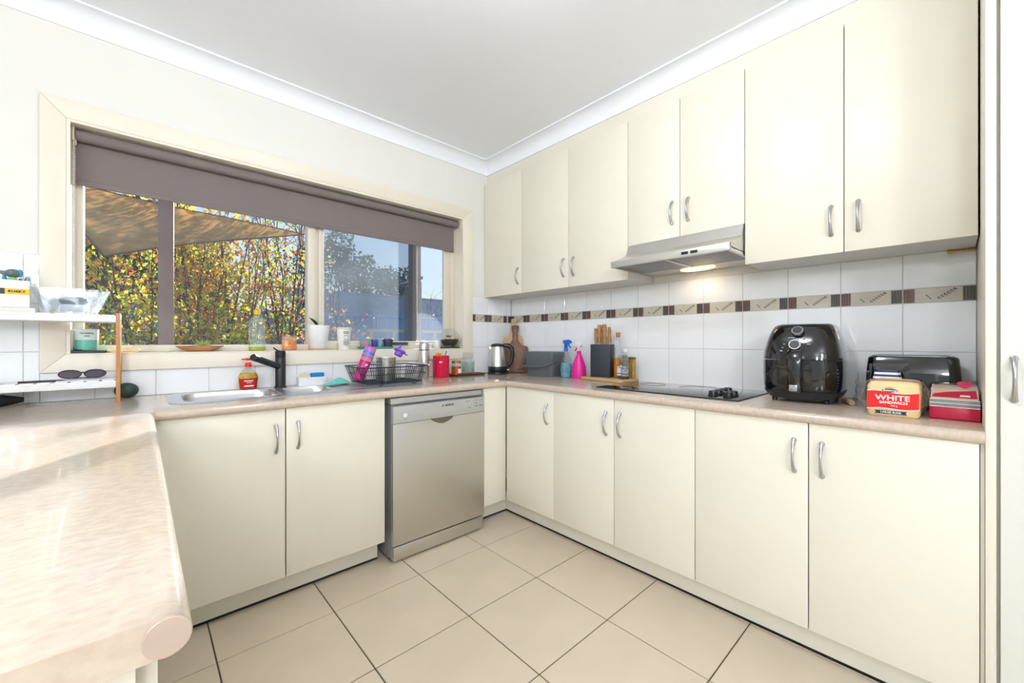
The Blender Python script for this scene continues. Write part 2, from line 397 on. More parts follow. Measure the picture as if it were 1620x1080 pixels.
# ---- window_1
win = sroot('window_1', 'wide cream framed kitchen window with dark roller blind')
TX0, TX1, TZ0, TZ1 = -2.646, -0.426, 1.012, 2.17                         # outside of the architrave
def board(poly): return MB().prism(poly, 'y', -.020, 0.0)
for poly in ([(TX0, TZ1), (TX1, TZ1), (OX1, OZ1), (OX0, OZ1)], [(TX0, TZ0), (OX0, OZ0), (OX1, OZ0), (TX1, TZ0)],
             [(TX0, TZ0), (TX0, TZ1), (OX0, OZ1), (OX0, OZ0)], [(TX1, TZ0), (OX1, OZ0), (OX1, OZ1), (TX1, TZ1)]):
    part('architrave_board', board(poly), trim_m, win, bevel=.003)
lt = .012
for b in (MB().box(OX0, -.018, OZ0, OX0 + lt, .10, OZ1), MB().box(OX1 - lt, -.018, OZ0, OX1, .10, OZ1),
          MB().box(OX0 + lt, -.018, OZ1 - lt, OX1 - lt, .10, OZ1)): part('reveal_board', b, trim_m, win)
part('window_sill', MB().box(OX0 + lt, -.022, OZ0 - .004, OX1 - lt, .10, OZ0 + .002), trim_m, win, bevel=.002)
SILL = OZ0 + .002
alu = M('cream_aluminium', (220, 211, 194), 0.42, var=0.01)
fx0, fx1, fz0, fz1 = OX0 + lt, OX1 - lt, SILL, OZ1 - lt
f = MB().box(fx0, .085, fz0, -2.528, .15, fz1).box(-.56, .085, fz0, fx1, .15, fz1).box(fx0, .085, fz1 - .03, fx1, .15, fz1).box(fx0, .085, fz0, fx1, .15, 1.126)
part('window_frame', f, alu, win, bevel=.003)
mu = MB().box(-1.592, .08, 1.1, -1.548, .15, fz1).box(-1.548, .095, 1.1, -1.53, .15, fz1)
part('mullion', mu, alu, win, bevel=.002)
sash = MB().box(-1.53, .088, 1.126, -1.497, .112, 2.04).box(-.622, .088, 1.126, -.56, .112, 2.04).box(-1.53, .088, 1.112, -.56, .112, 1.146).box(-1.53, .088, 2.01, -.56, .112, 2.04)
sf = part('sash_frame', sash, alu, win, bevel=.002)
la = MB().box(-1.05, .076, 1.118, -.93, .088, 1.138).tube([(-.985, .078, 1.128), (-.975, .062, 1.128), (-.962, .058, 1.136)], .006)
part('sash_latch', la, M('dark_latch', (70, 66, 60), .4), sf)
pg1 = thin_glass('window_glass_fixed', (247, 250, 252), .25, dirt=.008, dirt_scale=5, speckle=.05)
pg2 = thin_glass('window_glass_sliding', (242, 247, 250), .25, dirt=.022, dirt_scale=4, smear=((-0.80, .10, 1.15), .21, .05), speckle=.05)
part('pane', MB().box(-2.528, .116, 1.126, -1.592, .120, 2.05), pg1, win, smooth=0)
part('pane', MB().box(-1.497, .098, 1.146, -.622, .102, 2.01), pg2, sf, smooth=0)
scr_m = thin_glass('insect_screen_mesh', (226, 229, 232), .0, dirt=.05, dirt_scale=3)
part('insect_screen', MB().box(-1.53, .140, 1.126, -.83, .1405, 2.05), scr_m, win, smooth=0)
part('screen_frame', MB().box(-1.53, .133, 1.126, -1.515, .147, 2.05).box(-.83, .133, 1.126, -.822, .147, 2.05), alu, win)

# ---- roller blind
bl_m = M('taupe_blind_fabric', (122, 112, 110), 0.85, var=0.03, vscale=300, bump=(900, .1, .0005))
bl = thing('roller_blind', 'taupe roller blind lowered over the top of the kitchen window', 'blind', (-1.54, .04, 2.055))
rol = MB(); rol.lathe([(.024, -2.547), (.024, -.53)], n=24); rol.xf(Matrix.Translation((0, .038, 2.045)) @ Matrix.Rotation(R(90), 4, 'Y') @ Matrix.Scale(1, 4))
for v in rol.v: v.x = v.x
part('roll', rol, bl_m, bl, world=True)
fab = MB().box(-2.549, .060, 1.858, -.55, .0615, 2.05); part('blind_fabric', fab, bl_m, bl, world=True)
part('bottom_rail', MB().box(-2.549, .0555, 1.834, -.55, .0665, 1.86), bl_m, bl, bevel=.004, world=True)
part('bracket', MB().box(-2.558, .012, 2.015, -2.550, .066, 2.077).box(-2.558, .03, 2.0, -2.545, .05, 2.06), M('blind_bracket', (205, 190, 160), .4), bl, bevel=.002, world=True)
part('bracket', MB().box(-.529, .012, 2.015, -.522, .066, 2.077), MATS['blind_bracket'], bl, bevel=.002, world=True)
ch = MB()
for dx, dy in ((0, 0), (.001, .022)):
    for k in range(96): ch.ball((-2.5535 + dx, .022 + dy, 2.03 - k * .0078), .0026, 6)
    ch.tube([(-2.5535 + dx, .022 + dy, 2.03), (-2.5535 + dx, .022 + dy, 1.285)], .0009, 4)
part('bead_chain', ch, M('bead_chain_plastic', (225, 222, 215), .35), bl, world=True, kind='stuff')

# ================================================================== CUPBOARDS
def bow_handle_mesh(L=.112):
    pts = []; rr = []; N = 12
    for k in range(N + 1):
        t = k / N; pts.append((0, -(.004 + .026 * math.sin(math.pi * t) ** .8), (t - .5) * L)); rr.append(.0075 - .0032 * math.sin(math.pi * t))
    mb = MB().tube(pts, rr, 10)
    for s in (-1, 1):
        st = len(mb.v); mb.lathe([(.0085, 0), (.0085, .004), (.006, .007)], n=12); mb.xf(Matrix.Translation((0, 0, s * L / 2)) @ Matrix.Rotation(R(90), 4, 'X'), st)
    return mesh_from(mb, 'handle', chrome, smooth=60)
HM = bow_handle_mesh()
def add_handle(door, world_pt, face):
    o = link('handle', HM, door); o.location = Vector(world_pt) - origin_of(door)
    if face == '-x': o.rotation_euler.z = R(-90)
    return o
DX, DY = -0.594, -0.598                                                  # faces of the base doors
DZ0, DZ1 = 0.122, 0.853
dark_gap = M('carcass_board', (214, 210, 198), 0.5, var=0.01)

def base_unit_hob(label, edges, handles, cat='cupboard'):
    y1, y0 = edges[0], edges[-1]; ky = -.493 if y1 > -.7 else y1
    t = thing('base_cupboard', label, cat, (-.3, (y0 + y1) / 2, 0))
    part('carcass', MB().box(DX + .018, y0, DZ0, -.01, y1, .852), dark_gap, t, world=True)
    part('kickboard', MB().box(-.515, y0, .012, -.498, ky, DZ0), cream, t, world=True)
    part('kick_seal', MB().box(-.513, y0, 0, -.500, ky, .012), black_pl, t, world=True)
    for k in range(len(edges) - 1):
        d = part('door', MB().box(DX, edges[k + 1] + .0018, DZ0, DX + .0165, edges[k] - .0018, DZ1), cream, t, bevel=.0012, world=True)
        u, v0, v1 = handles[k]; add_handle(d, HX(u, (v0 + v1) / 2, DX), '-x')
    return t
base_unit_hob('narrow single-door base cupboard in the corner under the kettle end of the bench', (-.601, -1.011), [(865.5, 640, 670.5)])
base_unit_hob('two-door base cupboard directly under the black cooktop', (-1.011, -1.410, -1.811), [(959, 652.5, 687), (981, 655.5, 690.5)])
base_unit_hob('two-door base cupboard under the air fryer and bread, beside the pantry', (-1.811, -2.210, -2.609), [(1256.5, 695, 745), (1300.5, 702, 754)])
part('filler_strip', MB().box(-.586, -2.6172, DZ0, -.570, -2.6095, .852), cream, bpy.data.objects['base_cupboard.002'], world=True)
# sink cupboard
t = thing('sink_cupboard', 'wide two-door cream cupboard under the sink', 'cupboard', (-1.87, -.3, 0))
part('carcass', MB().box(-2.318, DY + .018, DZ0, -1.422, -.01, .70), dark_gap, t, world=True)
part('kickboard', MB().box(-2.318, -.510, .012, -1.422, -.493, DZ0), cream, t, world=True)
part('kick_seal', MB().box(-2.318, -.508, 0, -1.422, -.495, .012), black_pl, t, world=True)
for x0, x1, h in ((-2.318, -1.877, (436.8, 673, 716)), (-1.872, -1.422, (471, 668, 708))):
    d = part('door', MB().box(x0, DY, DZ0, x1, DY + .0165, DZ1), cream, t, bevel=.0012, world=True)
    add_handle(d, WY(h[0], (h[1] + h[2]) / 2, DY), '-y')
# corner filler beside the dishwasher
t = thing('corner_filler', 'narrow cream filler panel between the dishwasher and the corner cupboard', 'panel', (-.69, -.3, 0))
part('panel', MB().box(-.775, DY, DZ0, -.5965, DY + .0165, DZ1), cream, t, bevel=.001, world=True)
part('side_board', MB().box(-.775, DY + .0165, DZ0, -.758, -.01, .852), dark_gap, t, world=True)
part('kickboard', MB().box(-.775, -.510, .012, -.516, -.493, DZ0), cream, t, world=True)
part('kick_seal', MB().box(-.775, -.508, 0, -.516, -.495, .012), black_pl, t, world=True)

# peninsula cupboard
t = thing('peninsula_cupboard', 'cream breakfast-bar cupboard under the peninsula bench at the left', 'cupboard', (-2.7, -1.3, 0))
part('carcass', MB().box(-3.05, -2.02, .11, -2.345, -.60, .852), cream, t, world=True)
part('kickboard', MB().box(-3.0, -1.97, 0, -2.42, -.60, .11), cream, t, world=True)
part('end_panel', MB().box(-3.06, -2.038, .0, -2.343, -2.02, .8515), cream, t, bevel=.001, world=True)
for k in range(3): part('door', MB().box(-2.345, -2.015 + k * .468, DZ0, -2.327, -2.015 + k * .468 + .464, DZ1), cream, t, bevel=.001, world=True)

# wall cupboards
UX = -0.297; UB = 1.498; UT = 2.397
def upper_unit(label, edges, handles, zb=UB):
    y1, y0 = edges[0], edges[-1]
    t = thing('wall_cupboard', label, 'cupboard', (-.15, (y0 + y1) / 2, zb))
    part('carcass', MB().box(-.2785, y0 + .0002, zb + .001, 0, y1 - .0002, UT), M('carcass_white', (226, 226, 222), .5, var=.01), t, world=True)
    for k in range(len(edges) - 1):
        d = part('door', MB().box(UX, edges[k + 1] + .0016, zb - .002, UX + .0175, edges[k] - .0016, UT - .003), cream_up, t, bevel=.0012, world=True)
        u, v0, v1 = handles[k]; add_handle(d, HX(u, (v0 + v1) / 2, UX), '-x')
    return t
upper_unit('single-door wall cupboard in the corner beside the window', (-.004, -.435), [(819.5, 424.5, 449)])
upper_unit('two-door wall cupboard between the corner cupboard and the range hood', (-.435, -.871, -1.306), [(891.5, 410, 438), (907.5, 407.5, 435.5)])
upper_unit('short two-door wall cupboard above the range hood', (-1.306, -1.607, -1.910), [(1063.5, 320, 354.5), (1089, 313.5, 349)], 1.686)
upper_unit('two-door wall cupboard to the right of the range hood, beside the pantry', (-1.910, -2.266, -2.614), [(1315, 328, 372), (1358, 318, 365)])

# pantry
t = thing('pantry_cupboard', 'tall cream pantry cupboard at the right edge', 'cupboard', (-.3, -2.95, 0))
part('side_panel', MB().box(-.60, -2.638, 0, -.001, -2.618, 2.48), cream, t, bevel=.001, world=True)
part('carcass', MB().box(-.585, -3.28, .1, -.001, -2.6385, 2.48), dark_gap, t, world=True)
part('kickboard', MB().box(-.52, -3.28, 0, -.50, -2.6385, .1), cream, t, world=True)
d = part('door', MB().box(-.606, -3.27, .1, -.5875, -2.645, 2.47), M('pantry_door_laminate', (232, 230, 222), .4, var=.01), t, bevel=.0015, world=True)
add_handle(d, HX(1604, 600, -.606), '-x')
# brass catch in the corner under the last wall cupboard
p = HX(1511, 394, -.02)
c = MB().tube([(-.02, -2.545, 1.491), (-.02, -2.575, 1.492), (-.02, -2.602, 1.491)], [.0055, .004, .0055], 10); c.box(-.026, -2.612, 1.486, -.008, -2.600, 1.4975); c.box(-.024, -2.556, 1.486, -.012, -2.540, 1.4975)
solo('brass_catch', c, M('old_brass', (190, 150, 75), .35, .9), 'small brass catch under the wall cupboard next to the pantry', 'catch', bevel=.001)

# ================================================================== BENCHTOPS
BT0 = .853; BR = (BENCH - BT0) / 2; BC = (BENCH + BT0) / 2
def nose(front, back, sgn=1):
    """side profile of the rolled bench edge: front edge coordinate, back edge coordinate"""
    s = 1 if back > front else -1
    pts = [(back, BT0), (back, BENCH)]
    for k in range(11):
        a = R(90 + 18 * k); pts.append((front + s * BR + s * BR * math.cos(a), BC + BR * math.sin(a)))
    return pts
b1 = MB()
SHX0, SHX1, SHY0, SHY1 = -2.226, -1.535, -.452, -.070                   # hole for the two bowls
b1.prism(nose(-.62, SHY0), 'x', -2.305, -.600)
b1.box(-3.25, SHY1, BT0, 0, -.0065, BENCH).box(-3.25, SHY0, BT0, SHX0, SHY1, BENCH).box(SHX1, SHY0, BT0, 0, SHY1, BENCH)
b1.box(-.600, -.62, BT0, 0, SHY0, BENCH).box(-3.25, -.62, BT0, -2.305, SHY0, BENCH)
o = solo('benchtop', b1, bench_m, 'beige laminate benchtop along the window wall with the sink let in', 'benchtop')
b2 = MB().prism(nose(-.612, -.0065), 'y', -2.6175, -.62)
o = solo('benchtop', b2, bench_m, 'beige laminate benchtop along the hob wall with the cooktop let in', 'benchtop')
t = thing('peninsula_benchtop', 'pale laminate peninsula benchtop with round end cap in the left foreground', 'benchtop', (-2.7, -1.3, BT0))
b3 = MB().prism(nose(-2.303, -2.75), 'y', -2.068, -.6205); b3.prism(nose(-3.25, -2.75), 'y', -2.068, -.6205)
part('slab', b3, bench_m, t, world=True)
for x in (-2.303 - BR, -3.25 + BR):
    cpm = MB().lathe([(BR - .0002, 0), (BR - .0002, .0022), (BR - .0012, .003)], n=32); cpm.xf(Matrix.Translation((x, -2.068, BC)) @ Matrix.Rotation(R(90), 4, 'X'))
    part('end_cap', cpm, M('bench_end_cap', (186, 166, 150), .35, var=.06, vscale=40), t, world=True, label='round beige end cap')
    part('cap_seam', MB().tube([(x + (BR - .0007) * math.cos(R(a)), -2.0688, BC + (BR - .0007) * math.sin(R(a))) for a in range(0, 360, 15)], .0005, 5, closed=True), M('seam_dark', (90, 78, 70), .7), t, world=True)

# ================================================================== SINK
sk = thing('sink', 'stainless steel one-and-a-half bowl sink with drainer', 'sink', (-1.65, -.25, BENCH))
def flat_with_holes(outer, holes, z):
    bm = bmesh.new(); es = []
    for lp in [outer] + holes:
        vv = [bm.verts.new((p.x, p.y, z)) for p in lp]
        for i in range(len(vv)): es.append(bm.edges.new((vv[i], vv[(i + 1) % len(vv)])))
    bmesh.ops.triangle_fill(bm, use_beauty=True, edges=es)
    mb = MB(); idx = {v: i for i, v in enumerate(bm.verts)}
    mb._add([v.co.copy() for v in bm.verts], [[idx[v] for v in f_.verts] for f_ in bm.faces]); bm.free(); return mb
SKX0, SKX1, SKY0, SKY1 = -2.253, -1.035, -.475, -.035
outer = rrect(SKX1 - SKX0, SKY1 - SKY0, .07, 0, 8, (SKX0 + SKX1) / 2, (SKY0 + SKY1) / 2)
bowls = [(-2.205, -1.835, -.425, -.095, .165), (-1.79, -1.56, -.40, -.115, .12)]
holes = [rrect(b[1] - b[0], b[3] - b[2], .06, 0, 6, (b[0] + b[1]) / 2, (b[2] + b[3]) / 2) for b in bowls]
dk = flat_with_holes(outer, holes, BENCH + .003)
o2 = rrect(SKX1 - SKX0 + .008, SKY1 - SKY0 + .008, .074, BENCH + .0002, 8, (SKX0 + SKX1) / 2, (SKY0 + SKY1) / 2)
o1 = [Vector((p.x, p.y, BENCH + .003)) for p in outer]
dk.loft([o1, o2], cap0=False, cap1=False)
part('deck', dk, sink_m, sk, world=True, smooth=50)
for b in bowls:
    cx, cy = (b[0] + b[1]) / 2, (b[2] + b[3]) / 2; w_, d_ = b[1] - b[0], b[3] - b[2]; rings = []
    for dz, ins, r in ((.003, 0, .06), (-.004, .004, .06), (-.02, .008, .058), (-b[4] * .8, .016, .055), (-b[4] * .95, .026, .05), (-b[4], .05, .045)):
        rings.append(rrect(w_ - 2 * ins, d_ - 2 * ins, r, BENCH + dz, 6, cx, cy))
    bo = part('bowl', MB().loft(rings, cap0=False), sink_m, sk, world=True, smooth=60)
    part('drain', MB().lathe([(.035, 0), (.033, .003), (.02, .001), (.0001, .001)], cx, cy, BENCH - b[4] + .0005), chrome, bo, world=True)
for k in range(9): part('drainer_rib', MB().tube([(-1.50, -.40 + k * .035, BENCH + .0025), (-1.08, -.40 + k * .035, BENCH + .0025)], .004, 6, flat=.5), sink_m, sk, world=True)
# tap
tp = thing('mixer_tap', 'matt black kitchen mixer tap behind the sink', 'tap', (-1.775, -.068, BENCH + .003))
part('base', MB().lathe([(.031, 0), (.031, .004), (.026, .008)]), matt_blk, tp)
part('body', MB().lathe([(.0255, .008), (.0255, .158), (.0245, .16), (.0245, .163), (.0255, .165), (.0255, .196), (.022, .2)]), matt_blk, tp)
part('spout', MB().tube([(-.005, -.005, .112), (-.10, -.10, .150), (-.155, -.155, .172)], [.016, .0165, .0165], 16), matt_blk, tp)
part('lever', MB().tube([(-.008, 0, .196), (-.018, .0, .203), (-.034, -.0, .218)], [.006, .004, .0035], 8), matt_blk, tp)

# ================================================================== DISHWASHER
dw = thing('dishwasher', 'stainless steel dishwasher under the bench beside the sink cupboard', 'dishwasher', (-1.086, -.3, 0))
part('body', MB().box(-1.388, -.566, .02, -.79, -.03, .812), M('dishwasher_body', (150, 152, 152), .45, .3), dw, bevel=.002, world=True)
part('top_plate', MB().box(-1.388, -.592, .815, -.79, -.03, .847), silver_pl, dw, bevel=.004, world=True)
part('side_post', MB().box(-1.388, -.600, .02, -1.378, -.566, .812), MATS['dishwasher_body'], dw, world=True)
DWY = -.615
cp = MB().prism([(-1.3855, .718), (-1.3855, .806), (-.7895, .806), (-.7895, .718), (-1.01, .718)] + [(-1.01 - .155 * k / 12 , .718 + .0 * k) for k in range(1, 12)] + [(-1.165, .718)], 'y', DWY - .004, -.57)
cpo = part('control_panel', cp, silver_pl, dw, bevel=.003, world=True)
dp = part('door_panel', MB().box(-1.3855, DWY, .086, -.7895, -.57, .7165), steel_dw, dw, bevel=.003, world=True)
# crescent grip below the control panel
cres = MB(); N = 14; up = []; lo = []
for k in range(N + 1):
    x = -1.165 + .155 * k / N; up.append((x, .7195)); lo.append((x, .7185 - .033 * math.sin(math.pi * k / N) ** .8))
cres.prism(up + lo[::-1][1:-1], 'y', DWY - .0012, DWY + .004)
part('grip_recess', cres, M('grip_shadow_steel', (120, 114, 104), .25, .9), cpo, world=True, label='dark crescent hand grip')
part('kick_panel', MB().box(-1.383, DWY - .004, .012, -.800, -.57, .082), steel_dw, dw, bevel=.002, world=True)
for x in (-1.36, -.82): part('foot', MB().lathe([(.018, 0), (.018, .006), (.008, .008), (.008, .02)], x, -.55, 0, 14), black_pl, dw, world=True)
def disc_y(cx, y, cz, r, h, n=24, rim=0): 
    m_ = MB().lathe([(r, 0), (r, h * .7), (r * .9, h)], n=n); m_.xf(Matrix.Translation((cx, y, cz)) @ Matrix.Rotation(R(90), 4, 'X')); return m_
part('power_button', disc_y(-1.318, DWY - .004, .757, .011, .003), white_pl, cpo, world=True)
kn = part('program_knob', disc_y(-.893, DWY - .004, .765, .017, .012), silver_pl, cpo, world=True)
ind = M('panel_print', (92, 94, 96), .5)
lg = M('panel_logo', (60, 60, 62), .5)
text('BOSCH', .017, lg, cpo, Vector((-1.043, DWY - .0045, .783)) - origin_of(cpo), bold=.0006)
rg = MB().tube([(-1.086 + .0065 * math.cos(R(a)), DWY - .0042, .783 + .0065 * math.sin(R(a))) for a in range(0, 360, 30)], .0008, 5, closed=True)
rg.box(-1.0895, DWY - .0046, .7795, -1.0885, DWY - .004, .7865).box(-1.0835, DWY - .0046, .7795, -1.0825, DWY - .004, .7865).box(-1.089, DWY - .0046, .7825, -1.083, DWY - .004, .7835)
part('emblem', rg, lg, cpo, world=True)
for k, (x, z, w_) in enumerate(((-.925, .79, .012), (-.905, .792, .008), (-.875, .79, .004), (-.858, .792, .014), (-.826, .79, .006), (-.815, .791, .01), (-.868, .775, .006), (-.856, .775, .01), (-.86, .758, .014), (-.828, .757, .014), (-.812, .757, .008))):
    part('printed_mark', MB().box(x, DWY - .0046, z - .0018, x + w_, DWY - .004, z + .0018), ind, cpo, world=True)
part('printed_mark', MB().box(-1.323, DWY - .0046, .737, -1.311, DWY - .004, .739), ind, cpo, world=True)

# ================================================================== RANGE HOOD
rh = thing('range_hood', 'stainless steel slide range hood with lit lamp under the short wall cupboard', 'range hood', (-.24, -1.608, 1.535))
hy0, hy1 = -1.906, -1.310
sh = MB().prism([(-.001, 1.552), (-.452, 1.552), (-.470, 1.569), (-.345, 1.613), (-.322, 1.628), (-.2985, 1.6835), (-.001, 1.6835)], 'y', hy0, hy1)
part('canopy', sh, steel, rh, world=True, smooth=20)
lip = part('front_lip', MB().box(-.474, hy0 + .0, 1.538, -.455, hy1, 1.571), steel, rh, bevel=.002, world=True)
part('rim', MB().box(-.455, hy0, 1.538, -.005, hy0 + .012, 1.556).box(-.455, hy1 - .012, 1.538, -.005, hy1, 1.556).box(-.06, hy0 + .012, 1.538, -.005, hy1 - .012, 1.553), steel, rh, world=True)
flt = M('grease_filter_mesh', (150, 150, 150), .45, .7, var=.12, vscale=30, bump=(400, .5, .002))
for a, b in ((hy0 + .014, -1.617), (-1.597, hy1 - .014)): part('grease_filter', MB().box(-.445, a, 1.543, -.165, b, 1.550), flt, rh, bevel=.002, world=True)
part('divider', MB().box(-.455, -1.616, 1.540, -.165, -1.598, 1.549), steel, rh, world=True)
part('lamp_tray', MB().box(-.165, hy0 + .014, 1.542, -.06, hy1 - .014, 1.552), steel, rh, world=True)
lens = MB().lathe([(.0001, -.014), (.02, -.0135), (.04, -.011), (.052, -.006), (.056, 0)], -.105, -1.615, 1.5415, 24, sx=.6, sy=1.7)
part('lamp_lens', lens, M('hood_lamp_lens', (255, 240, 215), .4, emit=((255, 214, 150), 2.4)), rh, world=True, label='glowing oval lamp lens')
ld = bpy.data.lights.new('hood_lamp_light', 'AREA'); ld.shape = 'RECTANGLE'; ld.size = .06; ld.size_y = .17; ld.energy = .24; ld.color = (1, .82, .58)
lo_ = bpy.data.objects.new('hood_lamp_light', ld); COL.objects.link(lo_); lo_.location = (-.105, -1.615, 1.524)
for a in (-1.755, -1.712): part('switch', MB().box(-.4765, a - .016, 1.548, -.472, a + .016, 1.561), black_pl, lip, bevel=.001, world=True)
for a in (-1.79, -1.81): part('indicator', disc_y(0, 0, 0, .002, .001, 10).xf(Matrix.Translation((-.474, a, 1.556)) @ Matrix.Rotation(R(-90), 4, 'Z')), white_pl, lip, world=True)
vn = MB()
for k in range(30):
    y_ = -1.42 - k * .0105; vn._add([(-.366, y_, 1.6062), (-.366, y_ - .006, 1.6062), (-.360, y_ - .006, 1.6083), (-.360, y_, 1.6083), (-.366, y_, 1.605), (-.366, y_ - .006, 1.605), (-.360, y_ - .006, 1.607), (-.360, y_, 1.607)], [(0, 1, 2, 3), (0, 4, 5, 1), (1, 5, 6, 2), (2, 6, 7, 3), (3, 7, 4, 0), (4, 7, 6, 5)])
part('vent_slots', vn, black_pl, rh, world=True, kind='stuff')

# ================================================================== COOKTOP
ck = thing('cooktop', 'black glass electric cooktop with a cluster of knobs at one side', 'cooktop', (-.26, -1.59, BENCH))
part('glass_plate', MB().box(-.496, -1.948, BENCH + .0003, -.030, -1.230, BENCH + .006), M('cooktop_glass', (14, 15, 17), .04, var=.1, coat=.3), ck, bevel=.002, world=True)
zone = M('zone_ring', (60, 62, 66), .3)
for x, y, r in ((-.37, -1.38, .085), (-.15, -1.38, .07), (-.37, -1.64, .07), (-.15, -1.64, .095)):
    part('heat_zone', MB().tube([(x + r * math.cos(R(a)), y + r * math.sin(R(a)), BENCH + .006) for a in range(0, 360, 12)], .0011, 4, closed=True, flat=.3), zone, ck, world=True)
for x, y in ((-.425, -1.82), (-.365, -1.82), (-.305, -1.82), (-.425, -1.885), (-.365, -1.885), (-.245, -1.82)):
    k_ = part('knob', MB().lathe([(.0215, 0), (.0215, .006), (.019, .008), (.0175, .022), (.016, .024)], x, y, BENCH + .006, 20), black_pl, ck, world=True)
    part('knob_grip', MB().box(x - .0185, y - .0045, BENCH + .012, x + .0185, y + .0045, BENCH + .031), black_pl, k_, bevel=.001, world=True)


# ================================================================== THINGS ON THE HOB BENCH
Q = R(-90)                                                              # local front (-y) turned to face the room (-x)
wood_l = M('light_wood', (205, 172, 130), .5, vscale=14, rgb2=(186, 148, 104), stretch=(1, 1, 8))
wood_d = M('walnut_wood', (96, 58, 38), .45, vscale=12, rgb2=(128, 82, 54), stretch=(8, 1, 1))
# kettle
kt = thing('kettle', 'brushed steel electric kettle with black handle in the corner', 'kettle', (-.272, -.137, BENCH), R(-45))
part('power_base', MB().lathe([(.078, 0), (.080, .006), (.078, .016), (.07, .02)]), black_pl, kt)
part('body', MB().lathe([(.074, .058), (.073, .075), (.068, .12), (.060, .17), (.055, .20), (.052, .212)]), steel, kt, smooth=60)
part('lower_band', MB().lathe([(.072, .021), (.0755, .026), (.0755, .057), (.074, .0595)]), black_pl, kt)
part('lid', MB().lathe([(.053, .2125), (.053, .222), (.046, .232), (.02, .238), (.0001, .239)]), black_pl, kt)
part('spout', MB().prism([(-.045, .165), (-.075, .212), (-.045, .212)], 'y', -.018, .018), steel, kt, bevel=.006)
part('handle', MB().tube([(.048, 0, .222), (.085, 0, .222), (.112, 0, .20), (.118, 0, .15), (.108, 0, .10), (.088, 0, .07), (.072, 0, .062)], [.012, .013, .0125, .012, .0115, .011, .01], 12, flat=1.3), black_pl, kt)
part('switch', MB().box(.072, -.008, .028, .092, .008, .036), white_pl, kt, bevel=.002)
# kettle cord
part('cord', MB().tube([(-.215, -.21, BENCH + .01), (-.16, -.225, BENCH + .03), (-.10, -.30, BENCH + .065), (-.04, -.37, BENCH + .10), (-.012, -.40, BENCH + .115)], .0028, 6).xf(Matrix.Rotation(R(45), 4, 'Z') @ Matrix.Translation((.272, .137, -BENCH))), black_pl, kt)
# cutting boards leaning in the corner
def paddle(w_, hb, hh, hw, th, hole=True):
    pts = [(-w_ / 2, 0), (w_ / 2, 0), (w_ / 2, hb * .84)]
    for k in range(1, 6): a = R(90 * k / 6); pts.append((w_ / 2 - .03 + .03 * math.cos(a), hb * .84 + .03 * math.sin(a)))
    for k in range(8): tt = k / 7; pts.append((w_ / 2 - .03 - (w_ / 2 - .03 - hw / 2) * tt, hb * .84 + .03 + (hb * .22) * tt ** 2.2))
    pts += [(hw / 2 * .95, hb + hh * .6), (hw / 2 * 1.35, hb + hh * .85), (hw / 2 * 1.25, hb + hh * .97), (hw / 2 * .7, hb + hh)]
    full = pts + [(-x, z) for x, z in pts[::-1] if x > 0]
    return full[1:]
cb = thing('cutting_board', 'dark walnut paddle cutting board leaning in the corner behind the kettle', 'cutting board', (-.112, -.164, BENCH), R(-45))
pb = MB().prism(paddle(.215, .225, .165, .046, .02), 'y', -.009, .009)
pb.xf(Matrix.Translation((0, .0, .0022)) @ Matrix.Rotation(R(-11), 4, 'X')); part('board', pb, wood_d, cb, bevel=.003)
hm = MB().lathe([(.0055, 0), (.0055, .0012)], n=14); hm.xf(Matrix.Rotation(R(-11), 4, 'X') @ Matrix.Translation((0, -.0085, .362)) @ Matrix.Rotation(R(90), 4, 'X')); part('hanging_hole', hm, black_pl, cb)
cb = thing('cutting_board', 'pale wooden paddle cutting board behind the walnut one', 'cutting board', (-.085, -.120, BENCH), R(-45))
pb = MB().prism(paddle(.165, .325, .12, .036, .02), 'y', -.008, .008); pb.xf(Matrix.Translation((0, 0, .002)) @ Matrix.Rotation(R(-9), 4, 'X')); part('board', pb, wood_l, cb, bevel=.003)
hm = MB().tube([(.008 * math.cos(R(a)), -.0085,   .42 + .008 * math.sin(R(a))) for a in range(0, 360, 30)], .002, 6, closed=True); hm.xf(Matrix.Rotation(R(-9), 4, 'X')); part('hanging_ring', hm, chrome, cb)
# compost bin
cbm = M('charcoal_plastic', (92, 98, 103), .45, var=.04)
bn = thing('compost_bin', 'charcoal plastic compost bin with lid and carry handle', 'bin', (-.135, -.508, BENCH), R(-80))
part('tub', MB().loft([rrect(.21, .145, .03, 0), rrect(.222, .152, .03, .006), rrect(.25, .17, .034, .135)]), cbm, bn)
part('rim', MB().loft([rrect(.262, .18, .036, .133), rrect(.264, .182, .036, .138), rrect(.264, .182, .036, .160)]), cbm, bn)
part('lid', MB().loft([rrect(.268, .186, .038, .161), rrect(.268, .186, .038, .172), rrect(.255, .172, .034, .179)]), cbm, bn)
part('carry_handle', MB().tube([(.134, -.02, .142), (.128, -.098, .098), (.06, -.103, .073), (-.06, -.103, .070), (-.142, -.098, .074), (-.142, -.02, .125)], [.006] * 6, 8, flat=1.4), cbm, bn)
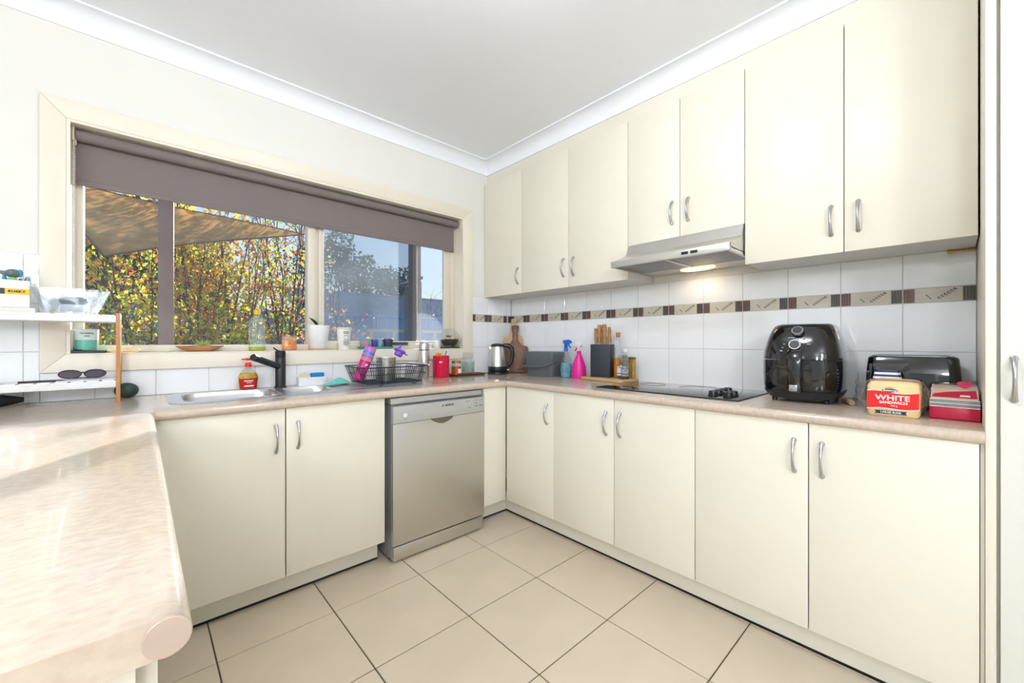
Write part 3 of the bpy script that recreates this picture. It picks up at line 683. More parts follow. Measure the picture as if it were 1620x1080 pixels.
# spray bottles
def spray(name, label, loc, prof, liquid, shell, head, hz, rot=R(-100)):
    t = thing(name, label, 'spray bottle', loc, rot)
    part('bottle', MB().lathe(prof), shell, t, smooth=60)
    if liquid: part('liquid', MB().lathe([(max(.001, r - .002), z + .002) for r, z in prof if z < liquid[1]] + [(.001, liquid[1])]), liquid[0], t)
    h = MB().lathe([(.015, hz - .022), (.015, hz), (.010, hz + .004)]); part('collar', h, head[1], t)
    part('trigger_head', MB().prism([(-.042, hz + .036), (-.042, hz + .052), (-.018, hz + .062), (.020, hz + .058), (.022, hz + .040), (.010, hz + .030), (.008, hz), (-.008, hz), (-.010, hz + .030)], 'y', -.011, .011), head[0], t, bevel=.003)
    part('trigger', MB().tube([(-.018, 0, hz + .034), (-.026, 0, hz + .018), (-.040, 0, hz + .002)], [.005, .0055, .004], 8), head[2], t)
    return t
blue_h = M('blue_plastic', (18, 104, 205), .35)
t = spray('spray_bottle', 'clear spray bottle of pale blue cleaner with blue trigger', (-.115, -.700, BENCH), [(.036, 0), (.038, .006), (.0385, .10), (.036, .14), (.024, .168), (.014, .182)], (M('blue_liquid', (150, 205, 215), .2, trans=.3), .105), thin_glass('cloudy_plastic', (244, 249, 250), .6, dirt=.10), (blue_h, blue_h, blue_h), .205, R(160))
part('label', MB().lathe([(.0389, .03), (.0389, .09)], cap=False, n=28), M('bottle_print', (120, 170, 185), .5, vscale=60, rgb2=(60, 110, 140)), t)
pk = M('pink_plastic', (232, 40, 150), .3, var=.05)
spray('spray_bottle', 'bright pink spray bottle with white trigger beside the knife block', (-.115, -.815, BENCH), [(.046, 0), (.049, .008), (.049, .06), (.046, .085), (.030, .13), (.020, .155), (.0155, .165)], None, pk, (white_pl, M('magenta_plastic', (220, 16, 120), .3), MATS['magenta_plastic']), .185, R(-100))
part('waist_ring', MB().lathe([(.0492, .074), (.050, .077), (.0492, .080)], cap=False), pk, bpy.data.objects['spray_bottle.001'])
# serving board + knife block
BD = BENCH + .0225
bd = thing('wooden_board', 'pale wooden board under the knife block and jars', 'board', (-.117, -1.056, BENCH), R(-7))
part('board', MB().loft([rrect(.165, .335, .012, 0, 3), rrect(.175, .345, .016, .006, 3), rrect(.175, .345, .016, .0215, 3)]), wood_l, bd, bevel=.001)
kb = thing('knife_block', 'matt black knife block holding five wooden-handled knives', 'knife block', (-.101, -.997, BD), R(-75.6))
part('block', MB().box(-.066, -.045, 0, .066, .045, .212), M('knife_block_black', (44, 50, 58), .5, var=.03), kb, bevel=.002)
part('slots', MB().box(-.06, -.03, .2118, .06, .03, .2128), black_pl, kb)
hw_ = M('oak_handle', (178, 130, 78), .5, vscale=30, rgb2=(150, 104, 58), stretch=(1, 1, 6))
for x, y, L, w_ in ((-.046, .0, .105, .011), (-.022, .004, .128, .014), (.002, .012, .128, .0125), (.020, -.012, .130, .0145), (.047, .0, .112, .0115)):
    kf = part('knife', MB().tube([(x, y, .212), (x, y, .218)], .006, 8), chrome, kb)
    part('knife_handle', MB().tube([(x, y, .216), (x + .001, y, .245), (x - .002, y, .27), (x + .001, y, .30), (x - .002, y, .212 + L)], [w_ * .8, w_ * .95, w_ * .82, w_, w_ * .75], 10), hw_, kf)
# oil bottle, spice jars, tin
ob = thing('oil_bottle', 'tall glass oil bottle with cork, half full of golden oil', 'bottle', (-.070, -1.096, BD))
part('glass', MB().lathe([(.029, 0), (.031, .004), (.031, .15), (.029, .168), (.017, .195), (.0125, .21), (.0125, .262), (.015, .264), (.015, .27)]), glass_w, ob, smooth=60)
part('oil', MB().lathe([(.0285, .003), (.0292, .006), (.0292, .125), (.001, .125)]), M('golden_oil', (232, 150, 10), .15, var=.05, trans=.35), ob)
part('cork', MB().lathe([(.0115, .258), (.0118, .27), (.014, .2705), (.014, .286), (.013, .288)]), M('cork', (190, 125, 60), .8), ob)
sb = thing('sauce_bottle', 'small glass bottle with green neck label behind the spice jars', 'bottle', (-.068, -1.145, BD))
part('glass', MB().lathe([(.022, 0), (.0235, .004), (.0235, .09), (.012, .12), (.010, .15), (.012, .152), (.012, .165)]), glass_w, sb, smooth=60)
part('neck_label', MB().lathe([(.0112, .126), (.0108, .146)], cap=False), M('green_label', (150, 165, 80), .6), sb)
part('cap', MB().lathe([(.0125, .164), (.0125, .182), (.011, .184)]), white_pl, sb)
def spice(label, loc, lblm, contents, gr):
    t = thing('spice_jar', label, 'jar', loc, R(-100), 'spice jars on the wooden board')
    part('glass', MB().lathe([(.021, 0), (.023, .003), (.023, .092), (.018, .104), (.018, .108)]), glass_w, t, smooth=60)
    part('contents', MB().lathe([(.021, .003), (.0215, .006), (.0215, .072), (.001, .074)]), contents, t)
    part('label', MB().lathe([(.0234, .018), (.0234, .076)], cap=False), lblm, t)
    part('label_band', MB().lathe([(.0236, .03), (.0236, .034)], cap=False), gr, t); part('label_band', MB().lathe([(.0236, .066), (.0236, .069)], cap=False), gr, t)
    part('grinder_lid', MB().lathe([(.0195, .106), (.0215, .110), (.0215, .128), (.017, .140), (.016, .146)]), thin_glass('smoke_lid', (238, 240, 243), .9, dirt=.12), t)
spice('glass spice jar with white and blue label', (-.124, -1.150, BD), M('jar_label_white', (222, 226, 234), .5, vscale=120, rgb2=(190, 196, 214)), M('pepper', (60, 55, 52), .8), M('navy_print', (40, 60, 120), .5))
spice('glass spice jar with black and white label', (-.150, -1.196, BD), M('jar_label_black', (215, 215, 220), .5, vscale=140, rgb2=(60, 58, 64)), MATS['pepper'], M('black_print', (30, 30, 34), .5))
tn = thing('tea_tin', 'tall slim gold tin standing at the end of the wooden board', 'tin', (-.085, -1.204, BD), R(-95))
part('body', MB().loft([rrect(.042, .030, .006, 0), rrect(.042, .030, .006, .118)]), M('gold_print', (196, 160, 84), .35, .5, vscale=90, rgb2=(150, 112, 50)), tn)
part('lid', MB().loft([rrect(.0425, .0305, .006, .1185), rrect(.0425, .0305, .006, .134)]), M('dark_gold', (110, 92, 66), .4, .5), tn, bevel=.001)

# air fryer
af = thing('air_fryer', 'glossy black air fryer with two chrome dials and pull-out basket', 'air fryer', (-.215, -2.122, BENCH), Q)
def afr(w_, d_, r, z, cy=0): return rrect(w_, d_, r, z, 6, 0, cy)
part('lower_body', MB().loft([afr(.215, .24, .07, .012), afr(.235, .26, .075, .02), afr(.262, .288, .08, .045), afr(.272, .296, .082, .07), afr(.277, .30, .084, .12), afr(.276, .30, .084, .176)]), black_gl, af, smooth=70)
part('upper_body', MB().loft([afr(.276, .30, .084, .178), afr(.270, .294, .082, .21), afr(.252, .276, .078, .255, .004), afr(.228, .25, .07, .296, .012), afr(.210, .225, .066, .318, .018), afr(.19, .20, .06, .326, .02)]), black_gl, af, smooth=70)
part('bottom_trim', MB().loft([afr(.239, .264, .076, .019), afr(.266, .292, .081, .0445), afr(.268, .294, .081, .048)]), black_pl, af)
def tilted_disc(r, h, c, tilt, n=28): return MB().lathe([(r, 0), (r, h * .8), (r * .93, h)], n=n).xf(Matrix.Translation(c) @ Matrix.Rotation(R(90) - tilt, 4, 'X'))
for r, c, tl in ((.022, (0, -.118, .292), R(38)), (.0225, (-.004, -.141, .238), R(16))):
    dl = part('dial', tilted_disc(r, .014, c, tl), chrome, af); part('dial_face', tilted_disc(r * .8, .0155, c, tl), M('dial_face_grey', (60, 66, 72), .3), dl)
bh = MB().loft([[Vector((sx * hw, yy, z)) for sx, yy in ((-1, -.145), (-1, y_), (-.6, y_ - .006), (.6, y_ - .006), (1, y_), (1, -.145))] for z, hw, y_ in ((.045, .022, -.160), (.055, .0235, -.175), (.12, .024, -.182), (.17, .026, -.182), (.205, .028, -.172), (.222, .028, -.152))])
hd = part('basket_handle', bh, black_gl, af, bevel=.003)
part('handle_tip', MB().box(-.016, -.187, .052, .012, -.176, .078), chrome, hd, bevel=.002)
fp = M('fryer_print', (180, 184, 188), .5)
for x, z, w_ in ((-.03, .268, .022), (.018, .264, .01), (-.046, .242, .006), (-.05, .228, .005), (.036, .242, .012), (.034, .258, .005), (-.056, .214, .008)):
    part('printed_mark', MB().box(x, -.001, z - .0016, x + w_, .004, z + .0016).xf(Matrix.Translation((0, -.1505 + max(0, z - .21) * .30, 0))), fp, af)
vnt = MB()
for k in range(8): vnt.box(-.075 + k * .016, -.05, .3262, -.063 + k * .016, -.044, .3275)
part('vent_slots', vnt, black_pl, af)
for x, y in ((-.09, -.09), (.09, -.09), (-.09, .09), (.09, .09)): part('foot', MB().lathe([(.010, 0), (.011, .013)], x, y, 0, 12), black_pl, af)

# toaster
to = thing('toaster', 'long glossy black four-slice toaster behind the bread', 'toaster', (-.118, -2.448, BENCH), Q)
part('body', MB().loft([rrect(.262, .165, .03, .012, 5), rrect(.268, .170, .032, .03, 5), rrect(.262, .165, .032, .12, 5), rrect(.25, .152, .03, .188, 5), rrect(.238, .14, .028, .196, 5)]), black_gl, to, smooth=50)
part('top_plate', MB().loft([rrect(.226, .128, .022, .196, 4), rrect(.226, .128, .022, .1985, 4)]), chrome, to)
for y in (-.03, .03): part('slot', MB().box(-.10, y - .013, .1986, .10, y + .013, .1995), black_pl, to)
part('base', MB().loft([rrect(.25, .15, .028, 0, 4), rrect(.25, .15, .028, .012, 4)]), black_pl, to)
part('lever', MB().box(-.118, -.088, .10, -.108, -.078, .165), MATS['knife_block_black'], to, bevel=.002)

# bread
film = thin_glass('clear_film', (250, 251, 252), 1.0, dirt=.14, dirt_scale=14)
crust = M('bread_crumb', (236, 205, 150), .7, var=.06, vscale=18)
red_p = M('red_print', (222, 30, 28), .35, var=.05); navy_p = M('navy_ribbon', (28, 34, 88), .4); wht_p = M('white_print', (250, 246, 240), .4)
br = thing('bread_loaf', 'bagged white sandwich bread with red front near the bench edge', 'bread', (-.385, -2.419, BENCH), R(-90))
def puff(w_, d_, h_, n=4):
    return [rrect(w_ * .92, d_ * .95, .012, 0, n), rrect(w_, d_, .016, .008, n), rrect(w_ * 1.01, d_, .018, h_ * .5, n), rrect(w_, d_, .018, h_ * .86, n), rrect(w_ * .9, d_ * .96, .018, h_ * .97, n), rrect(w_ * .7, d_ * .8, .016, h_, n)]
BW, BDp, BH = .130, .195, .118
part('loaf', MB().loft(puff(BW, BDp, BH)), crust, br, smooth=60)
FY = -BDp / 2 - .0006
def plate(poly, mat, name, parent, y=FY, th=.0008): return part(name, MB().prism(poly, 'y', y - th, y), mat, parent, smooth=0)
N = 12; top = []; bot = []
for k in range(N + 1):
    t_ = k / N; x = -BW / 2 * .985 + BW * .985 * t_
    top.append((x, .083 + .004 * math.sin(math.pi * 2 * t_ + .4) )); bot.append((x, .024 + .007 * t_ + .003 * math.sin(math.pi * 2 * t_)))
pr = plate(top + bot[::-1], red_p, 'red_label', br)
plate([(x, z + .0015) for x, z in top] + [(x, z - .0005) for x, z in top[::-1]], wht_p, 'label_edge', br, FY - .0009)
plate([(x, z + .0005) for x, z in bot] + [(x, z - .0018) for x, z in bot[::-1]], wht_p, 'label_edge', br, FY - .0009)
plate([(-.045, .020), (-.040, .0145), (-.045, .009), (.036, .0095), (.032, .0152), (.036, .021)], navy_p, 'navy_ribbon', br, FY - .0009)
text('WHITE', .0235, wht_p, br, (0, FY - .0014, .063), sx=1.16, bold=.0004)
text('SANDWICH', .0115, wht_p, br, (.002, FY - .0014, .0475), sx=1.12, bold=.0003)
text('700 g', .0075, wht_p, br, (.004, FY - .0014, .0375))
text('LARGE SLICE', .0085, wht_p, br, (-.004, FY - .0022, .015), sx=1.05, bold=.0002)
oval = [(.020 * math.cos(R(a)) - .006, .0885 + .0065 * math.sin(R(a))) for a in range(0, 360, 20)]
plate(oval, M('logo_blue', (40, 70, 140), .4), 'brand_oval', br, FY - .0012)
sun_p = [(-.006 + .011 * math.cos(R(a)), .0935 + .008 * math.sin(R(a))) for a in range(0, 181, 20)]
plate(sun_p, M('logo_orange', (246, 176, 50), .4), 'brand_sun', br, FY - .0006)
text('Buttercup', .0085, wht_p, br, (-.006, FY - .0024, .0885), shear=.2, bold=.0002)
tp_ = MB().loft([rrect(.128, .07, .012, .1165, 3, 0, -.035), rrect(.112, .062, .012, .1185, 3, 0, -.035)]); part('top_print', tp_, M('maroon_print', (150, 60, 66), .45, vscale=70, rgb2=(196, 170, 160)), br)
part('gold_crest', MB().lathe([(.016, 0), (.016, .0012)], 0, -.048, .1186, 18, sx=1.6, sy=.6), M('gold_ink', (200, 150, 40), .4), br)
for s in (-1, 1):
    bag = MB(); rings = []
    for t_ in range(6):
        q = t_ / 5; w_ = .19 * (1 - q * .55); zz = .064; rings.append([Vector((s * (BW / 2 * 1.0 + q * (.030 if s < 0 else .018) + .003 * math.sin(5 * a + q * 7)), w_ / 2 * math.cos(a), zz + .058 * (1 - q * .6) * math.sin(a) + .003 * math.sin(3 * a + q * 9))) for a in [2 * math.pi * i / 14 for i in range(14)]])
    bag.loft(rings, cap0=False)
    part('bag_end', bag, film, br, smooth=0, label='clear crinkled end of the bag')
# second pack of bread
pk2 = thing('bread_pack', 'crimson and grey pack of bread against the pantry panel', 'bread', (-.325, -2.5590, BENCH), R(-90))
crim = M('crimson_film', (196, 12, 60), .3, var=.06); grey_f = M('grey_film', (150, 152, 152), .35, var=.06)
def ring_p(w_, y0, y1, z): return [Vector((x, y, z)) for x, y in ((w_ / 2, y0), (w_ / 2, y1), (-w_ / 2, y1), (-w_ / 2, y0))]
part('lower_wrap', MB().loft([ring_p(.108, -.092, .10, 0), ring_p(.112, -.096, .10, .005), ring_p(.112, -.096, .10, .042)]), crim, pk2, bevel=.003)
part('grey_wrap', MB().loft([ring_p(.111, -.095, .10, .0425), ring_p(.112, -.096, .10, .05), ring_p(.110, -.094, .10, .066)]), grey_f, pk2, bevel=.002)
for z in (.0425, .066, .054): part('white_line', MB().box(-.0555, -.0968, z - .001, .0555, -.0945, z + .001), wht_p, pk2)
topm = MB().prism([(-.0935, .067), (-.085, .0715), (-.02, .0965), (.05, .103), (.09, .096), (.10, .067)], 'x', -.053, .053); part('top_wrap', topm, M('pack_top_film', (226, 214, 206), .35, vscale=22, rgb2=(236, 190, 150)), pk2, bevel=.003)
st_ = MB()._add([(-.050, -.0855, .0722), (.050, -.0855, .0722), (.048, -.03, .0936), (-.012, -.046, .0874), (-.046, -.062, .0812)], [(0, 1, 2, 3, 4)]); part('crimson_swash', st_, crim, pk2, smooth=0)
wm = MB()._add([(.012, -.078, .0757), (.036, -.078, .0757), (.034, -.066, .0803), (.014, -.066, .0803)], [(0, 1, 2, 3)]); part('white_mark', wm, wht_p, pk2, smooth=0)
hrt = []
for k in range(24):
    a = 2 * math.pi * k / 24; hrt.append((.0011 * 16 * math.sin(a) ** 3 + .012, .0011 * (13 * math.cos(a) - 5 * math.cos(2 * a) - 2 * math.cos(3 * a) - math.cos(4 * a))))
hb = MB().prism(hrt, 'z', 0, .002); hb.xf(Matrix.Translation((.012, .0, .108)) @ Matrix.Rotation(R(50), 4, 'X')); part('heart_print', hb, M('pink_heart', (226, 24, 90), .35), pk2, smooth=0)
fl_ = MB().loft([rrect(.118, .04, .012, .09, 3, .0, -.01), rrect(.10, .034, .012, .105, 3, .005, .0), rrect(.075, .028, .012, .112, 3, .01, .01)]); part('clear_wrap', fl_, film, pk2, smooth=0)
# striped bag between toaster and loaf
sg = thing('striped_bread_bag', 'navy and white striped bread bag standing between toaster and white loaf', 'bag', (-.252, -2.388, BENCH), R(-90))
navy_s = M('navy_stripe', (38, 48, 110), .4); 
for k in range(18):
    z0, z1 = k * .00806, (k + 1) * .00806
    def wd(z): return .092 * (1 - max(0, (z - .085)) * 4.2), .05 * (1 - max(0, (z - .085)) * 3.5)
    a, b = wd(z0), wd(z1); part('stripe', MB().loft([rrect(a[0], a[1], .012, z0, 4), rrect(b[0], b[1], .012, z1, 4)], cap0=(k == 0), cap1=(k == 17)), navy_s if k % 2 else wht_p, sg)
part('clear_neck', MB().loft([rrect(.075, .042, .012, .146, 4), rrect(.085, .046, .012, .158, 4, .004), rrect(.10, .05, .012, .170, 4, .008)], cap0=False, cap1=False), film, sg, smooth=0)
# loose clear bag
lb = MB(); rings = []
for q in range(7):
    t_ = q / 6; rings.append([Vector(((.030 - .012 * t_) * math.cos(a) * (1 + .25 * math.sin(4 * a + q * 2)) - .0 * t_, (.026 - .008 * t_) * math.sin(a), .006 + .13 * t_ + .004 * math.sin(a * 3))) for a in [2 * math.pi * i / 12 for i in range(12)]])
lb.loft(rings); solo('plastic_bag', lb, film, 'crumpled clear plastic bag between air fryer and bread', 'bag', (-.235, -2.318, BENCH), Q, smooth=0)
solo('wooden_spreader', MB().tube([(0, 0, .011), (.03, .0, .011), (.07, 0, .009), (.13, 0, .006)], [.010, .011, .008, .006], 10), wood_l, 'rounded wooden handle end lying beside the air fryer', 'utensil', (-.275, -2.288, BENCH), R(20))

# ================================================================== BENCH ALONG THE WINDOW
WB = BENCH
# dish rack
dr = thing('dish_rack', 'black wire dish rack on the sink drainer', 'dish rack', (-1.245, -.255, WB))
wire = M('black_wire', (38, 42, 52), .4, .2)
def rr(w_, d_, z, r=.03): return rrect(w_, d_, r, z, 4)
rk = MB(); TW, TD, BWi, BDi, ZT, ZB = .40, .33, .34, .27, .108, .016
rk.tube(rr(TW, TD, ZT), .0035, 6, closed=True); rk.tube(rr(TW - .03, TD - .03, ZT * .62), .0018, 5, closed=True); rk.tube(rr(BWi, BDi, ZB), .003, 6, closed=True)
for k in range(27):
    t_ = (k + .5) / 27 - .5
    for s in (-1, 1): rk.tube([(t_ * (TW - .04), s * TD / 2, ZT), (t_ * (BWi - .03), s * BDi / 2, ZB)], .0014, 5)
    rk.tube([(t_ * (BWi - .03), -BDi / 2, ZB), (t_ * (BWi - .03), BDi / 2, ZB)], .0014, 5)
for k in range(21):
    t_ = (k + .5) / 21 - .5
    for s in (-1, 1): rk.tube([(s * TW / 2, t_ * (TD - .04), ZT), (s * BWi / 2, t_ * (BDi - .03), ZB)], .0014, 5)
    rk.tube([(-BWi / 2, t_ * (BDi - .03), ZB), (BWi / 2, t_ * (BDi - .03), ZB)], .0014, 5)
part('wire_basket', rk, wire, dr, smooth=60)
for sx in (-1, 1):
    for sy in (-1, 1): part('foot', MB().tube([(sx * (BWi / 2 - .05), sy * BDi / 2, ZB), (sx * (BWi / 2 - .055), sy * (BDi / 2 + .003), .0068), (sx * (BWi / 2 - .075), sy * (BDi / 2 + .003), .0068), (sx * (BWi / 2 - .08), sy * BDi / 2, ZB)], .0024, 6), wire, dr)
hd = MB().tube([(.2, -.10, ZT), (.225, -.085, ZT + .002), (.232, 0, ZT + .003), (.225, .085, ZT + .002), (.2, .10, ZT)], .0042, 8); part('handle', hd, M('pale_handle', (205, 208, 212), .4), dr)
# steel cutlery cup
cc = thing('cutlery_cup', 'perforated steel cutlery cup in the dish rack', 'cup', (-1.245, -.235, WB + .0178))
part('cup', MB().lathe([(.054, 0), (.057, .003), (.058, .135), (.060, .139), (.0575, .139), (.0555, .134), (.0545, .006), (.0001, .005)], n=36), steel, cc, smooth=50)
pf = MB()
for i in range(28):
    for j in range(4):
        if i % 7 < 4: a = 2 * math.pi * i / 28; pf.ball((.0576 * math.cos(a), .0576 * math.sin(a), .065 + j * .016), .0045, 8, sx=.6, sy=.6)
part('perforations', pf, M('hole_dark', (50, 46, 42), .7), cc, kind='stuff')
# pink drink bottle leaning in the rack
pbt = thing('drink_bottle', 'pink and purple patterned drink bottle leaning in the dish rack', 'bottle', (-1.43, -.275, WB + .0378))
lean = Matrix.Rotation(R(23), 4, 'Y') @ Matrix.Scale(.92, 4)
pks = M('pink_clear', (214, 36, 140), .2, var=.05, trans=.35); cor = M('coral_print', (255, 120, 110), .4, vscale=25, rgb2=(245, 90, 150)); bl_p = M('blue_band', (46, 130, 205), .4); pr_p = M('purple_band', (130, 84, 190), .4)
part('body', MB().lathe([(.024, -.005), (.031, .004), (.033, .012), (.033, .115), (.034, .12)]).xf(lean), pks, pbt, smooth=60)
part('sleeve', MB().lathe([(.0345, .12), (.0355, .123), (.0355, .152)], cap=False).xf(lean), cor, pbt)
part('blue_band', MB().lathe([(.0356, .140), (.0358, .142), (.0358, .152), (.0356, .154)], cap=False).xf(lean), bl_p, pbt)
part('coral_band', MB().lathe([(.0356, .154), (.0358, .156), (.0358, .164), (.0356, .166)], cap=False).xf(lean), M('coral_band', (245, 84, 120), .4), pbt)
part('upper_blue_band', MB().lathe([(.0356, .166), (.0358, .168), (.0358, .180), (.0356, .182)], cap=False).xf(lean), bl_p, pbt)
part('end_cap', MB().lathe([(.0352, .182), (.035, .205), (.031, .213), (.001, .215)]).xf(lean), M('patterned_cap', (226, 120, 175), .4, vscale=18, rgb2=(126, 84, 196)), pbt)
text('P', .03, wht_p, pbt, lean @ Vector((0, -.0334, .092)), rot=(R(90), R(23), 0))
# purple lid on the cup rim
pl = thing('sipper_cap', 'purple sipper lid perched on the steel cutlery cup', 'lid', (-1.155, -.235, WB + .1575))
tm = Matrix.Translation((.0, 0, .032)) @ Matrix.Rotation(R(28), 4, 'Y')
purp = M('purple_plastic', (128, 84, 205), .4)
part('cap', MB().lathe([(.036, .012), (.037, .008), (.036, .0), (.026, -.002), (.024, -.026), (.02, -.028)]).xf(tm), purp, pl)
part('spout', MB().tube([(-.006, 0, .008), (-.012, 0, .026), (-.010, 0, .042)], [.008, .007, .006], 10).xf(tm), purp, pl)
part('tab', MB().box(.034, -.01, .002, .058, .01, .007).xf(tm), purp, pl, bevel=.002)
# teal cloth
tc_ = MB(); G = 16; 
def cl(i, j):
    x = (i / G - .5) * .15; y = (j / G - .5) * .10
    h = .030 * math.exp(-((x - .012) ** 2) / .0032 - y * y / .0016) + .006 * (1 + math.sin(60 * x + 40 * y)) * .5 * math.exp(-(x * x + y * y) / .004)
    return Vector((x + .01 * math.sin(30 * y), y + .012 * math.sin(25 * x), .0035 + h))
vv = [cl(i, j) for i in range(G + 1) for j in range(G + 1)]; vv2 = [Vector((p.x, p.y, max(.0006, p.z - .003))) for p in vv]; nn = len(vv)
ff = [(i * (G + 1) + j, (i + 1) * (G + 1) + j, (i + 1) * (G + 1) + j + 1, i * (G + 1) + j + 1) for i in range(G) for j in range(G)]
rim = [i * (G + 1) for i in range(G + 1)] + [G * (G + 1) + j for j in range(1, G + 1)] + [i * (G + 1) + G for i in range(G - 1, -1, -1)] + [j for j in range(G - 1, 0, -1)]
tc_._add(vv + vv2, ff + [tuple(nn + k for k in f_[::-1]) for f_ in ff] + [(rim[i], rim[(i + 1) % len(rim)], nn + rim[(i + 1) % len(rim)], nn + rim[i]) for i in range(len(rim))])
solo('dish_cloth', tc_, M('teal_cloth', (110, 205, 190), .9, var=.06, vscale=40, bump=(500, .3, .001)), 'crumpled teal dish cloth beside the small sink bowl', 'cloth', (-1.506, -.155, WB + .0068), smooth=80)
# soap pump bottle
sp = thing('hand_soap', 'red liquid hand soap pump bottle behind the sink', 'soap bottle', (-1.922, -.085 + .03, WB + .003))
def ell(w_, d_, z): return [Vector((w_ / 2 * math.cos(a), d_ / 2 * math.sin(a), z)) for a in [2 * math.pi * i / 24 for i in range(24)]]
part('bottle', MB().loft([ell(.070, .034, 0), ell(.078, .038, .004), ell(.090, .042, .055), ell(.084, .040, .075), ell(.055, .03, .100), ell(.03, .024, .110), ell(.026, .024, .118)]), thin_glass('soap_shell', (248, 244, 240), .8), sp, smooth=60)
part('soap', MB().loft([ell(.067, .031, .003), ell(.075, .035, .007), ell(.0865, .039, .0575), ell(.087, .039, .058)]), M('red_soap', (236, 40, 24), .2, var=.05, trans=.2), sp, smooth=60)
fr_l = part('front_label', MB().loft([ell(.0905, .0428, .058), ell(.085, .0414, .074), ell(.072, .037, .084)], cap0=False, cap1=False), M('fruit_label', (244, 170, 40), .5, vscale=60, rgb2=(90, 150, 70)), sp)
part('label_mark', MB().box(-.022, -.0222, .042, .018, -.0205, .0475), wht_p, sp); part('label_mark', MB().box(-.012, -.0218, .034, .012, -.0205, .0365), wht_p, sp); part('label_mark', MB().box(-.02, -.0218, .016, .02, -.0205, .022), wht_p, sp)
part('collar', MB().lathe([(.0155, .118), (.0155, .132), (.010, .14)]), red_p, sp)
part('pump_stem', MB().lathe([(.005, .14), (.005, .152)]), wht_p, sp)
part('pump_head', MB().lathe([(.010, .151), (.012, .154), (.012, .160), (.009, .163)]).box(-.030, -.006, .154, 0, .006, .161), red_p, sp, bevel=.001)
# sponge caddy
sc = thing('sponge_holder', 'white sponge holder against the tiles behind the tap', 'holder', (-1.612, -.048, WB + .003))
part('tray', MB().box(-.072, -.028, 0, .072, .028, .004).box(-.072, -.028, .004, .072, -.024, .046).box(-.072, .024, .004, .072, .028, .058).box(-.072, -.024, .004, -.068, .024, .05).box(.068, -.024, .004, .072, .024, .05), white_pl, sc, bevel=.0015)
part('step', MB().box(-.074, -.031, 0, .074, -.028, .012), white_pl, sc)
solo('sponge', MB().box(-.036, -.014, 0, .036, .014, .064), M('blue_sponge', (16, 128, 205), .9, bump=(200, .6, .003)), 'blue sponge standing in the white holder', 'sponge', (-1.578, -.045, WB + .0075), R(0), bevel=.006)
solo('scrubber', MB().lathe([(.030, -.011), (.033, -.006), (.033, .006), (.030, .011)], n=28).xf(Matrix.Translation((0, 0, .034)) @ Matrix.Rotation(R(90), 4, 'X')), M('cream_bristle', (232, 222, 196), .9, bump=(300, .6, .003)), 'round cream scrubber in the white sponge holder', 'scrubber', (-1.647, -.045, WB + .0075))
# thermos
th = thing('thermos', 'stainless steel vacuum flask behind the dish rack', 'flask', (-.90, -.092, WB))
part('body', MB().lathe([(.031, 0), (.0335, .004), (.0335, .188), (.032, .192)], n=32), steel, th, smooth=60)
part('seal_ring', MB().lathe([(.0325, .192), (.0325, .197)]), black_pl, th)
part('cup_lid', MB().lathe([(.0335, .197), (.0325, .228), (.028, .244), (.018, .252), (.0001, .2535)], n=32), steel, th, smooth=60)
part('lid_handle', MB().tube([(.030, -.005, .236), (.048, -.01, .236), (.050, -.01, .212), (.034, -.005, .206)], .005, 8), white_pl, th)
# red canister
rc = thing('utensil_canister', 'glossy crimson canister holding a knife and a yellow packet', 'canister', (-.772, -.108, WB))
part('canister', MB().lathe([(.054, 0), (.057, .004), (.057, .148), (.0585, .152), (.0565, .152), (.0545, .146), (.0545, .006), (.0001, .005)], n=36), M('crimson_gloss', (214, 16, 62), .22, coat=.3), rc, smooth=50)
part('printed_mark', MB().box(-.010, -.0008, .105, .008, .0012, .108).box(-.008, -.0008, .110, -.002, .0012, .116).box(.002, -.0008, .110, .012, .0012, .113).xf(Matrix.Rotation(R(-35), 4, 'Z') @ Matrix.Translation((0, -.0572, 0))), wht_p, rc)
solo('table_knife', MB().tube([(-.02, .0, -.12), (.012, 0, .0), (.028, .0, .048)], [.002, .004, .0055], 8, flat=.4), M('grey_steel', (110, 112, 112), .4, .8), 'grey knife handle sticking out of the crimson canister', 'knife', (-.755, -.108, WB + .137))
solo('yellow_packet', MB().loft([rrect(.055, .02, .008, 0, 3), rrect(.062, .022, .008, .10, 3), rrect(.05, .018, .008, .162, 3), rrect(.03, .01, .004, .166, 3)]), M('yellow_pack', (246, 190, 30), .5, vscale=40, rgb2=(220, 140, 20)), 'yellow packet inside the crimson canister', 'packet', (-.785, -.095, WB + .0065), R(15))
# wooden tray with honey and jar
wt = thing('wooden_tray', 'dark wooden tray under the honey and glass jar', 'tray', (-.535, -.088, WB))
part('tray', MB().loft([rrect(.27, .10, .02, 0, 4), rrect(.30, .125, .025, .012, 4), rrect(.306, .13, .026, .014, 4), rrect(.296, .12, .024, .012, 4), rrect(.266, .095, .02, .004, 4)]), wood_d, wt, smooth=60)
hj = thing('honey_jar', 'jar of amber honey with gold lid on the wooden tray', 'jar', (-.628, -.088, WB + .0045))
part('glass', MB().lathe([(.034, 0), (.037, .004), (.037, .072), (.031, .084), (.031, .09)]), glass_w, hj, smooth=60)
part('honey', MB().lathe([(.033, .003), (.0352, .006), (.0352, .066), (.001, .067)]), M('amber_honey', (190, 70, 14), .2, vscale=20, rgb2=(226, 120, 20), trans=.2), hj)
part('label', MB().prism([(-.012, .018), (.016, .018), (.016, .05), (-.012, .05)], 'y', -.0385, -.0375), wht_p, hj); 
part('lid', MB().lathe([(.034, .088), (.034, .106), (.032, .108)]), M('gold_lid', (176, 132, 60), .35, .6), hj)
gj = thing('glass_jar', 'large clear glass jar with pale green pattern on the wooden tray', 'jar', (-.522, -.088, WB + .0045))
